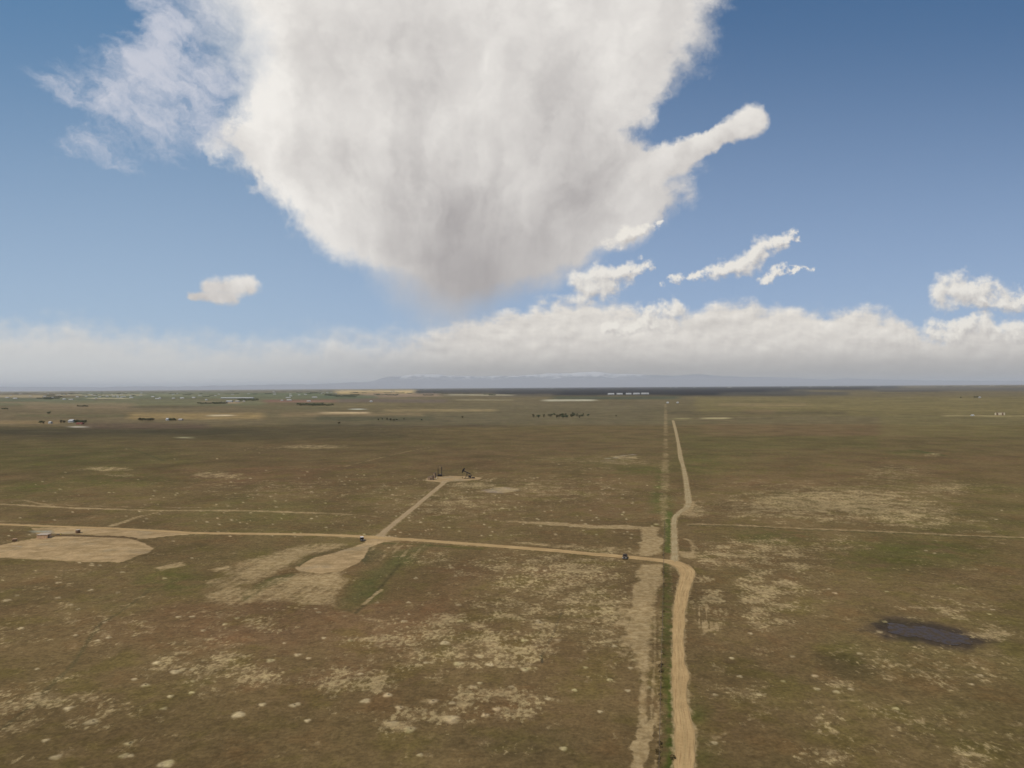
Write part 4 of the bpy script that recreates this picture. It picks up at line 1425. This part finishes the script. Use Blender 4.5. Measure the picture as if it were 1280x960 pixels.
MB().tube((1.1, 0, 0), (1.1, 0, 1.6), .1, seg=8).build('pipe', M['pale_roof'], t)
t = thing('marker_post', 'short pale yellow post on the dirt pad right of the white-roofed shed', 'post', at(76, 669.4))
MB().tube((0, 0, -.2), (0, 0, 1.3), .28, seg=10).build('shaft', M['yellow'], t)
MB().tube((0, 0, 1.3), (0, 0, 1.42), .3, .12, seg=10).build('cap', M['white_roof'], t)
t = thing('valve_box', 'small dark brown box between the yellow post and the white-roofed shed', 'box', at(72.8, 669.3))
MB().box((0, 0, .35), (1.4, .8, .7)).build('housing', M['brown_wall'], t, .04)
MB().box((0, 0, .73), (1.5, .9, .06)).build('lid', M['dark_steel'], t)


def berm():
    pts = [(63, 669.6), (80, 669.4), (100, 669.9), (120, 670.5), (140, 671.2), (160, 672), (171, 673)]
    path = smooth_path([(*G(*p)[:2], 1.2) for p in pts], 0.8)
    bm = bmesh.new()
    prev = None
    n = len(path)
    for i, p in enumerate(path):
        d = (path[min(i + 1, n - 1)] - path[max(i - 1, 0)]).xy.normalized()
        nn_ = Vector((-d.y, d.x))
        e = min(1, i / 4, (n - 1 - i) / 4)
        h = (0.55 + 0.45 * float(fbm(np.array([p.x]), np.array([p.y]), 5, 3, 2)[0])) * e
        row = []
        for u, k in ((-1.5, 0), (-.9, .55), (-.3, .95), (.3, 1), (.9, .5), (1.5, 0)):
            j = float(fbm(np.array([p.x + u]), np.array([p.y]), 2.5, 2, 5)[0]) * .25
            row.append(bm.verts.new((p.x + nn_.x * (u + j), p.y + nn_.y * (u + j), -.1 + max(h, .05) * k)))
        if prev:
            for a in range(5):
                bm.faces.new((prev[a], prev[a + 1], row[a + 1], row[a]))
        prev = row
    bmesh.ops.recalc_face_normals(bm, faces=bm.faces)
    me = bpy.data.meshes.new('earth_berm')
    bm.to_mesh(me)
    bm.free()
    me.materials.append(speckle('berm_earth', (96, 78, 54), .95, .35, 1.2, .05))
    o = bpy.data.objects.new('earth_berm', me)
    COL.objects.link(o)
    o['kind'] = 'structure'


berm()


# ------------------------------------------------------------------ vehicles
def wheel(t, x, y):
    s = 1 if y > 0 else -1
    b = MB().tube((x, y - .13, .39), (x, y + .13, .39), .39, seg=20)
    wo = b.build('wheel', M['rubber'], t, .03)
    MB().tube((x, y + s * .12, .39), (x, y + s * .15, .39), .23, seg=14).build('rim', M['rim'], wo)


def pickup(label, loc, rz, paint_, name='pickup_truck'):
    t = thing(name, label, 'pickup truck', loc, rz)
    b = MB()
    b.prism([(-2.75, .45), (-2.75, 1.12), (-1.0, 1.12), (-1.0, 1.16), (1.15, 1.16), (2.55, 1.04), (2.75, .85), (2.75, .45)], -.98, .98)
    b.build('body', paint_, t, .06)
    MB().prism([(-1.0, 1.15), (-.85, 1.86), (.35, 1.88), (1.15, 1.15)], -.82, .82).build('cab', paint_, t, .05)
    MB().box((-1.9, 0, 1.125), (1.55, 1.6, .03)).build('cargo_bed', M['rubber'], t)
    MB().prism([(.50, 1.80), (1.13, 1.22), (1.17, 1.22), (.54, 1.80)], -.70, .70).build('windscreen', M['glass'], t)
    MB().prism([(-.97, 1.22), (-.86, 1.78), (-.9, 1.78), (-1.01, 1.22)], -.68, .68).build('rear_window', M['glass'], t)
    for s in (-1, 1):
        y0, y1 = sorted((s * .825, s * .85))
        MB().prism([(-.82, 1.22), (-.74, 1.76), (.28, 1.78), (.86, 1.22)], y0, y1).build('side_window', M['glass'], t)
        MB().box((2.73, s * .72, .84), (.1, .34, .2)).build('headlight', M['lamp'], t)
        MB().box((-2.76, s * .86, .9), (.06, .16, .32)).build('tail_light', M['red_lamp'], t)
        MB().box((.85, s * 1.1, 1.24), (.12, .22, .18)).build('mirror', M['rubber'], t)
    MB().box((2.80, 0, .55), (.14, 1.9, .2)).build('bumper', M['rim'], t)
    MB().box((-2.80, 0, .55), (.12, 1.9, .18)).build('bumper', M['rim'], t)
    MB().box((2.77, 0, .84), (.04, 1.0, .26)).build('grille', M['rubber'], t)
    for x in (-1.75, 1.75):
        for s in (-1, 1):
            wheel(t, x, s * .86)
    return t


def suv(label, loc, rz):
    t = thing('off_road_car', label, 'car', loc, rz)
    MB().prism([(-2.2, .45), (-2.2, 1.1), (1.0, 1.12), (2.1, 1.02), (2.25, .8), (2.25, .45)], -.93, .93).build('body', M['dark_paint'], t, .06)
    MB().prism([(-2.15, 1.1), (-2.05, 1.76), (.45, 1.78), (1.0, 1.12)], -.80, .80).build('cabin', M['dark_paint'], t, .04)
    MB().box((-.8, 0, 1.83), (2.6, 1.66, .12)).build('roof', M['white_paint'], t, .04)
    MB().prism([(.52, 1.72), (.98, 1.18), (1.02, 1.18), (.56, 1.72)], -.68, .68).build('windscreen', M['glass'], t)
    for s in (-1, 1):
        y0, y1 = sorted((s * .805, s * .83))
        MB().prism([(-1.9, 1.2), (-1.85, 1.68), (.4, 1.7), (.72, 1.2)], y0, y1).build('side_window', M['glass'], t)
        MB().box((2.23, s * .66, .86), (.1, .26, .2)).build('headlight', M['lamp'], t)
    MB().box((2.30, 0, .55), (.14, 1.8, .2)).build('bumper', M['rim'], t)
    for x in (-1.4, 1.4):
        for s in (-1, 1):
            wheel(t, x, s * .82)


pickup('dark grey pickup truck on the dirt road just left of the bend', at(781.2, 697.6, 0.02), R(-104), M['grey_paint'])
suv('dark off-road car with a white roof parked at the dirt road junction', at(452.6, 675.8), R(-72))


# ------------------------------------------------------------------ fence along the old ditch
def fence():
    t = thing('wire_fence', 'wire fence on thin wooden posts along the ditch beside the dirt road', 'fence', (0, 0, 0))
    line_ = [(830.6, 655), (829.6, 690), (829.2, 705), (828.6, 760), (827.5, 800), (826, 860), (823.5, 962), (821, 1100)]
    P = [G(*p) for p in line_]
    S_ = []
    for a, b_ in zip(P[:-1], P[1:]):
        n = max(1, int((b_ - a).length / 4.6))
        for k in range(n):
            S_.append(a.lerp(b_, k / n))
    S_.append(P[-1])
    S_ = S_[:96]
    rnd = random.Random(3)
    tops = []
    b = MB()
    for i, p in enumerate(S_):
        big_ = i % 12 == 0
        r_, h_ = (.13, 1.7) if big_ else (.07, 1.35)
        lean = Vector((rnd.uniform(-.06, .06), rnd.uniform(-.06, .06), 0))
        MB().tube(p + Vector((0, 0, -.6)), p + lean + Vector((0, 0, h_)), r_ * 1.1, r_, seg=7).build('post', M['wood'], t)
        tops.append(p + lean)
    for hh in (.45, .8, 1.15):
        for a, b_ in zip(tops[:-1], tops[1:]):
            b.tube(a + Vector((0, 0, hh)), b_ + Vector((0, 0, hh)), .012, seg=4, cap=False)
    b.build('wire', M['wire'], t)


fence()


# ------------------------------------------------------------------ plants
def leaf_cloud(bm, c, rad, n, size, rnd, flat=1.0):
    for _ in range(n):
        while True:
            p = Vector((rnd.uniform(-1, 1), rnd.uniform(-1, 1), rnd.uniform(-1, 1)))
            if p.length < 1:
                break
        p = p.normalized() * (p.length ** 0.45)
        p = Vector((p.x * rad[0], p.y * rad[1], p.z * rad[2])) + Vector(c)
        s = size * rnd.uniform(.6, 1.4)
        q = Vector((rnd.gauss(0, 1), rnd.gauss(0, 1), rnd.gauss(0, 1))).normalized()
        u_ = q.orthogonal().normalized()
        w_ = q.cross(u_)
        vs = [bm.verts.new(p + u_ * s * a + w_ * s * b_) for a, b_ in ((-1, -.5), (.2, -.9), (1, .2), (-.1, 1))]
        bm.faces.new(vs)


def make_tree(name, label, group, loc, seed, leaf, wide=1.0):
    rnd = random.Random(seed)
    t = thing(name, label, 'tree', loc, 0, group)
    b = MB().tube((0, 0, -.5), (.1, 0, 2.2), .34, .22, seg=8)
    lobes = []
    for k in range(7):
        a = rnd.uniform(0, 6.28)
        rr = rnd.uniform(.5, 2.5) * wide
        hz = rnd.uniform(3.2, 7.6)
        lobes.append((math.cos(a) * rr, math.sin(a) * rr, hz))
        b.tube((.1, 0, rnd.uniform(1.6, 2.3)), lobes[-1], .14, .04, seg=5)
    b.build('trunk', M['bark'], t)
    cr = MB()
    for (x, y, z) in lobes:
        leaf_cloud(cr.bm, (x, y, z), (rnd.uniform(1.2, 2.1) * wide, rnd.uniform(1.2, 2.1) * wide, rnd.uniform(1.0, 1.9)), 70, .34, rnd)
    leaf_cloud(cr.bm, (0, 0, 4.8), (2.4 * wide, 2.4 * wide, 3.0), 120, .36, rnd)
    cr.build('crown', leaf, t)
    return t


LAB_GROVE = 'dark bushy tree in the far grove left of the straight dirt track'
GRP_GROVE = 'trees of the far grove'
tr = [make_tree('broadleaf_tree', LAB_GROVE, GRP_GROVE, G(700, 521.5, -.2), 1, M['leaf_dark']),
      make_tree('broadleaf_tree', LAB_GROVE, GRP_GROVE, G(716, 521, -.2), 2, M['leaf_green'], 1.2),
      make_tree('broadleaf_tree', LAB_GROVE, GRP_GROVE, G(688, 521.5, -.2), 3, M['leaf_dark'], 1.4)]
rnd = random.Random(21)


def scatter_trees(label, group, spots, s0, s1):
    for (px, py) in spots:
        k = rnd.uniform(s0, s1)
        dup(rnd.choice(tr), G(px, py, -.25), rnd.uniform(0, 6.28), label, group, (k * rnd.uniform(.9, 1.4), k * rnd.uniform(.9, 1.4), k))


scatter_trees(LAB_GROVE, GRP_GROVE, [(rnd.gauss(703, 14), rnd.uniform(519.5, 523)) for _ in range(20)] + [(667, 522), (673, 522.5), (680, 522), (729, 520.5), (735, 520.5)], .7, 1.15)
scatter_trees('small dark tree scattered on the shaded plain left of the far grove', 'scattered trees left of the far grove',
              [(527, 526), (492.5, 526.4), (478, 524.8), (484, 525.5), (496, 525.6), (488, 526.0), (505, 524.6), (424, 530.5), (473, 525.6), (770, 521), (578, 523)], .5, .8)
scatter_trees('dark tree beside the farm with the long white barn on the left', 'trees of the left farm with the white barn',
              [(94 + i * 1.6 + rnd.uniform(-.6, .6), 529 + rnd.uniform(-.5, .8)) for i in range(9)] + [(80, 529), (76, 529.2), (51, 529.6), (54, 530)], .75, 1.05)
scatter_trees('dark tree in the row left of the two small far houses', 'trees in the row by the two small houses',
              [(174 + i * 1.7 + rnd.uniform(-.5, .5), 526.2 + rnd.uniform(-.4, .5)) for i in range(11)] + [(213 + i * 2, 526.3) for i in range(4)], .75, 1.0)
scatter_trees('dark tree of the thin line on the far left plain', 'trees of the thin line on the left plain',
              [(97 + i * 1.8, 508.6 + rnd.uniform(-.3, .3)) for i in range(8)] + [(3, 512), (6, 512), (9, 512.2), (60, 517.6), (62, 517.4)], .8, 1.1)
scatter_trees('dark tree beside the small white house on the right horizon', 'trees by the right horizon house', [(1220.5, 497.4), (1222, 497.3), (1218.3, 497.5), (1201, 497.8)], 1.0, 1.4)

# farther belts and groves: each a thing, seen as a dark dash
beltm = MB()
r2 = random.Random(8)
for k in range(16):
    leaf_cloud(beltm.bm, (-56 + k * 7.5, r2.uniform(-4, 4), r2.uniform(4, 7.5)), (7, 6, r2.uniform(3.5, 6)), 44, 1.5, r2)
LAB_BELT = 'dark belt of trees among the far fields below the left horizon'
belt = thing('tree_belt', LAB_BELT, 'tree belt', G(60, 497, -.3), 0, 'far tree belts below the left horizon')
beltm.build('crown', M['leaf_green'], belt)
b = MB()
for k in range(16):
    b.tube((-56 + k * 7.5, 0, -1), (-56 + k * 7.5, 0, 5), .5, seg=5)
b.build('trunk', M['bark'], belt)
spots = [(20, 491), (12, 490.5), (45, 491), (32, 490.7), (58, 495), (64, 494), (72, 496.5), (66, 498.5), (52, 498.5), (60, 499.2), (78, 492), (90, 493), (100, 492.5), (110, 491.5), (118, 493.5), (127, 491),
         (135, 493), (150, 491.5), (165, 490.5), (166, 494.6), (176, 490.3), (190, 489.8), (205, 490.2), (230, 490), (238, 492), (245, 489.3), (255, 490), (258, 496), (290, 489.5), (288, 488.4), (320, 489.0), (330, 488.8),
         (345, 490), (355, 490), (368, 489), (376, 488.5), (384, 489.2), (400, 488.3), (392, 491), (402, 492), (410, 494.2), (418, 495), (428, 496), (436, 494.8), (440, 496.4), (428, 487.6), (446, 487.4), (462, 487),
         (480, 486.8), (484, 486.8), (510, 486.2), (530, 486), (560, 485.8), (580, 485.6), (600, 485.4), (620, 485.2), (485, 491.5), (500, 491.6), (512, 492), (262, 505), (275, 504.8), (310, 500.8), (402, 507.2), (388, 506.8)]
r9 = random.Random(31)
spots += [(r9.uniform(0, 640), hor(0) - 0 + r9.uniform(1.8, 9) - 8.5 * .3) for _ in range(80)]
spots = [(a, max(b_, hor(a) + 1.8)) for a, b_ in spots]
for px, py in spots:
    k = rnd.uniform(.8, 1.25)
    dup(belt, G(px, py, -.3), rnd.uniform(-.25, .25), LAB_BELT, 'far tree belts below the left horizon', (k * rnd.uniform(.5, 1.0), k, k * rnd.uniform(.8, 1.1)))
LAB_BELT2 = 'dark belt of trees along the dark ridge on the horizon'
for k in range(34):
    px = 650 + k * 18.6 + rnd.uniform(-6, 6)
    dup(belt, G(px, hor(px) + rnd.uniform(2.2, 4.0), -.3), rnd.uniform(-.2, .2), LAB_BELT2, 'tree belts on the horizon ridge', (rnd.uniform(1.0, 2.2), 1.2, rnd.uniform(.9, 1.5)))

# weeds snagged along the fence and the road edge
wd = MB()
r3 = random.Random(4)
leaf_cloud(wd.bm, (0, 0, .28), (.5, .5, .38), 110, .09, r3)
wd_o = tag(wd.build('tumbleweed', M['weed']), 'dark dry weed clump caught along the wire fence', 'weed', 'weed clumps along the fence')
wd_o.location = G(829, 716, -.1)
for k in range(24):
    py = rnd.uniform(692, 955)
    px = np.interp(py, [690, 705, 760, 800, 860, 962], [829.6, 829.2, 828.6, 827.5, 826, 823.5]) + rnd.gauss(0, 1.4)
    o = wd_o.copy()
    COL.objects.link(o)
    s = rnd.uniform(.5, 1.25)
    o.location = G(px, py, -.12)
    o.scale = (s, s, s * rnd.uniform(.6, 1.1))
    o.rotation_euler = (0, 0, rnd.uniform(0, 6))
bs = wd_o.copy()
COL.objects.link(bs)
bs.name = 'bush'
bs.location = G(841, 949, -.1)
bs.scale = (1.3, 1.3, 1.5)
tag(bs, 'single dark bush on the grassy left edge of the dirt road at the bottom', 'bush')
del bs['group']


# ------------------------------------------------------------------ far farm buildings
def barn(name, label, cat, px, py, w_, d_, h_, wall, roof, rz=0.0, group=None, hoop=False, windows=True):
    t = thing(name, label, cat, G(px, py, -.3), rz, group)
    MB().box((0, 0, h_ * .3 - .2), (w_, d_, h_ * .6 + .4)).build('wall', wall, t)
    if hoop:
        pts = [(math.cos(a) * d_ * .52, h_ * .58 + math.sin(a) * h_ * .45) for a in [math.pi * k / 10 for k in range(11)]]
    else:
        pts = [(-d_ * .56, h_ * .57), (0, h_), (d_ * .56, h_ * .57), (d_ * .56, h_ * .62), (0, h_ * 1.06), (-d_ * .56, h_ * .62)]
    o = MB().prism(pts, -w_ * .51, w_ * .51).build('roof', roof, t)
    o.rotation_euler = (0, 0, R(90))
    if windows:
        MB().box((w_ * .2, -d_ / 2 - .06, h_ * .28), (max(1, w_ * .12), .1, h_ * .5)).build('door', M['far_grey'], t)
    return t


FW, FG_, FWL, FR = M['far_white'], M['far_grey'], M['far_wall'], M['far_red']
barn('farm_barn', 'long white barn with a white roof at the left farm among dark trees', 'barn', 90, 528, 11, 14, 7, FW, FW)
barn('farmhouse', 'small white house standing alone left of the left farm barn', 'house', 63, 529.5, 6, 8, 5, FW, FW)
barn('farmhouse', 'tiny white house just right of the dark tree row on the left plain', 'house', 209.5, 525.6, 6, 8, 6, FW, FW)
barn('farm_shed', 'low grey shed right of the tiny white house on the left plain', 'shed', 226, 525.4, 9, 8, 4, FG_, FWL)
barn('farm_shed', 'low red-brown shed behind the left farm barn', 'shed', 100, 530.5, 14, 8, 4, FR, FR)
barn('warehouse', 'very long bright white building far off on the left plain', 'warehouse', 297, 498.2, 262, 40, 9.5, FW, FW)
barn('farm_barn', 'short white barn just in front of the very long white building', 'barn', 287, 502.6, 36, 20, 9, FW, FW)
barn('farm_shed', 'grey shed right of the short white barn by the long building', 'shed', 297, 502.4, 24, 16, 7, FG_, FWL)
barn('farm_shed', 'small pale shed at the right end of the long building farmyard', 'shed', 305, 502.2, 12, 12, 6, FWL, FWL)
barn('silo_shed', 'small white shed left of the pale strip by the long building', 'shed', 258, 500.4, 14, 12, 8, FW, FW)
barn('farm_barn', 'pale barn at the right of the reddish field strip', 'barn', 361.5, 500.6, 30, 16, 7, FW, FWL)
barn('farm_shed', 'small pale shed in the middle of the reddish field strip', 'shed', 352.5, 501, 14, 12, 6, FWL, FW)
barn('farm_barn', 'white barn on the green field right of the long building', 'barn', 363.5, 495.4, 26, 18, 9, FW, FW)
barn('farm_barn', 'white barn close under the horizon above the reddish strip', 'barn', 342, 490.2, 40, 30, 14, FW, FW)
barn('farm_barn', 'bright white barn in front of the far left village', 'barn', 80.5, 499.6, 24, 16, 9, FW, FW)
barn('farm_barn', 'pinkish barn right of the bright white barn by the village', 'barn', 89, 499.8, 34, 16, 7, FWL, FWL)
barn('farm_shed', 'tiny white shed on the plain left of the tan stubble field', 'shed', 386, 502, 22, 12, 6, FW, FW)
barn('farm_shed', 'tiny white shed on the plain below the tan stubble field', 'shed', 464, 502.4, 14, 12, 7, FW, FW)
bl = ['leftmost of the five white hoop barns under the dark ridge', 'second from the left of the five white hoop barns', 'middle one of the five white hoop barns under the dark ridge',
      'second from the right of the five white hoop barns', 'rightmost of the five white hoop barns under the dark ridge']
for k, (x0, x1) in enumerate([(760, 767.5), (771, 778), (782.5, 789), (791.5, 799.5), (801.5, 811)]):
    px = (x0 + x1) / 2
    mp = mpp(px, 493.2)
    barn('hoop_barn', bl[k], 'barn', px, 493.4 - k * .12, (x1 - x0) * mp, 26, 15, FW, FW, 0, 'white hoop barns under the ridge', True)
barn('farmhouse', 'tiny white house on the plain left of the straight track line', 'house', 834.5, 504, 9, 8, 6, FW, FW)
barn('farmhouse', 'tiny white house on the plain right of the straight track line', 'house', 847, 504, 8, 8, 6, FW, FW)
barn('farmhouse', 'small white house by dark trees near the right horizon', 'house', 1224.6, 497.4, 9, 9, 7, FW, FW)
barn('site_trailer', 'short white trailer on the pale road left of the tank row', 'trailer', 1215.6, 520, 7, 4, 3.4, FW, FW)
rb = random.Random(77)
LAB_T = 'tiny pale building in the village below the left horizon'
vill = barn('village_house', LAB_T, 'house', 125, 496.5, 26, 14, 8, FWL, FW, 0, 'pale buildings of the left village')
vs_ = [(140, 493), (147, 495), (157.5, 491), (134, 495.8), (142, 495.6), (115, 493.6), (108, 496), (86, 493.5), (80, 493.6), (72, 494.4), (56, 496), (60, 492.4), (66, 497), (96, 490.6), (104, 490.4), (112, 490.2), (177, 491.4), (58, 489.8), (152, 493.2), (120, 489.8), (130, 490.3)]
vs_ += [(r9.uniform(0, 400), 489 + r9.uniform(1.5, 10)) for _ in range(40)]
for px, py in vs_:
    dup(vill, G(px, py, -.3), rb.uniform(-.3, .3), LAB_T, 'pale buildings of the left village', (rb.uniform(.7, 1.6), 1, rb.uniform(.8, 1.2)))
LAB_U = 'tiny pale building beside the tan stubble field near the horizon'
for px, py in [(404, 490.6), (409, 491.2), (414, 490.8), (402, 492.2), (489, 490), (492.5, 490), (497, 490), (420, 492), (363, 493), (374, 494), (382, 493.4)]:
    dup(vill, G(px, py, -.3), rb.uniform(-.3, .3), LAB_U, 'pale buildings by the stubble field', (rb.uniform(.8, 1.4), 1, rb.uniform(.8, 1.1)))
LAB_V = 'tiny white building on top of the dark horizon ridge'
for px in [845, 838, 868, 911, 913, 979, 985, 1013, 1041, 1060, 1098, 1180, 1205, 1238, 1242, 532, 690]:
    dup(vill, G(px, hor(px) + 2.6, -.3), 0, LAB_V, 'white buildings on the horizon ridge', (rb.uniform(1.6, 3.6), 2, rb.uniform(1.8, 3.0)))


# row of oil tanks on the right
def tank(label, px, py, mat, h_):
    t = thing('oil_tank', label, 'tank', G(px, py, -.2), 0, 'row of oil tanks on the right')
    MB().tube((0, 0, -.3), (0, 0, h_), 1.75, seg=18).build('shell', mat, t)
    MB().tube((0, 0, h_), (0, 0, h_ + .5), 1.82, .3, seg=18).build('lid', M['white_roof'], t)
    MB().bar((0, -1.85, 0), (0, -1.85, h_), .5, .06).build('ladder', M['wire'], t)


for k, (px, mat, lb) in enumerate([(1244.5, 'tank_cream', 'leftmost cream tank in the row of oil tanks on the right'), (1246.8, 'tank_brown', 'second tank from the left in the right-hand oil tank row'),
                                   (1249.1, 'tank_cream', 'third tank from the left in the right-hand oil tank row'), (1251.4, 'tank_cream', 'third tank from the right in the right-hand oil tank row'),
                                   (1253.4, 'tank_brown', 'second tank from the right in the right-hand oil tank row'), (1255.4, 'tank_cream', 'rightmost cream tank in the row of oil tanks on the right')]):
    tank(lb, px, 518.8, M[mat], 5.6)
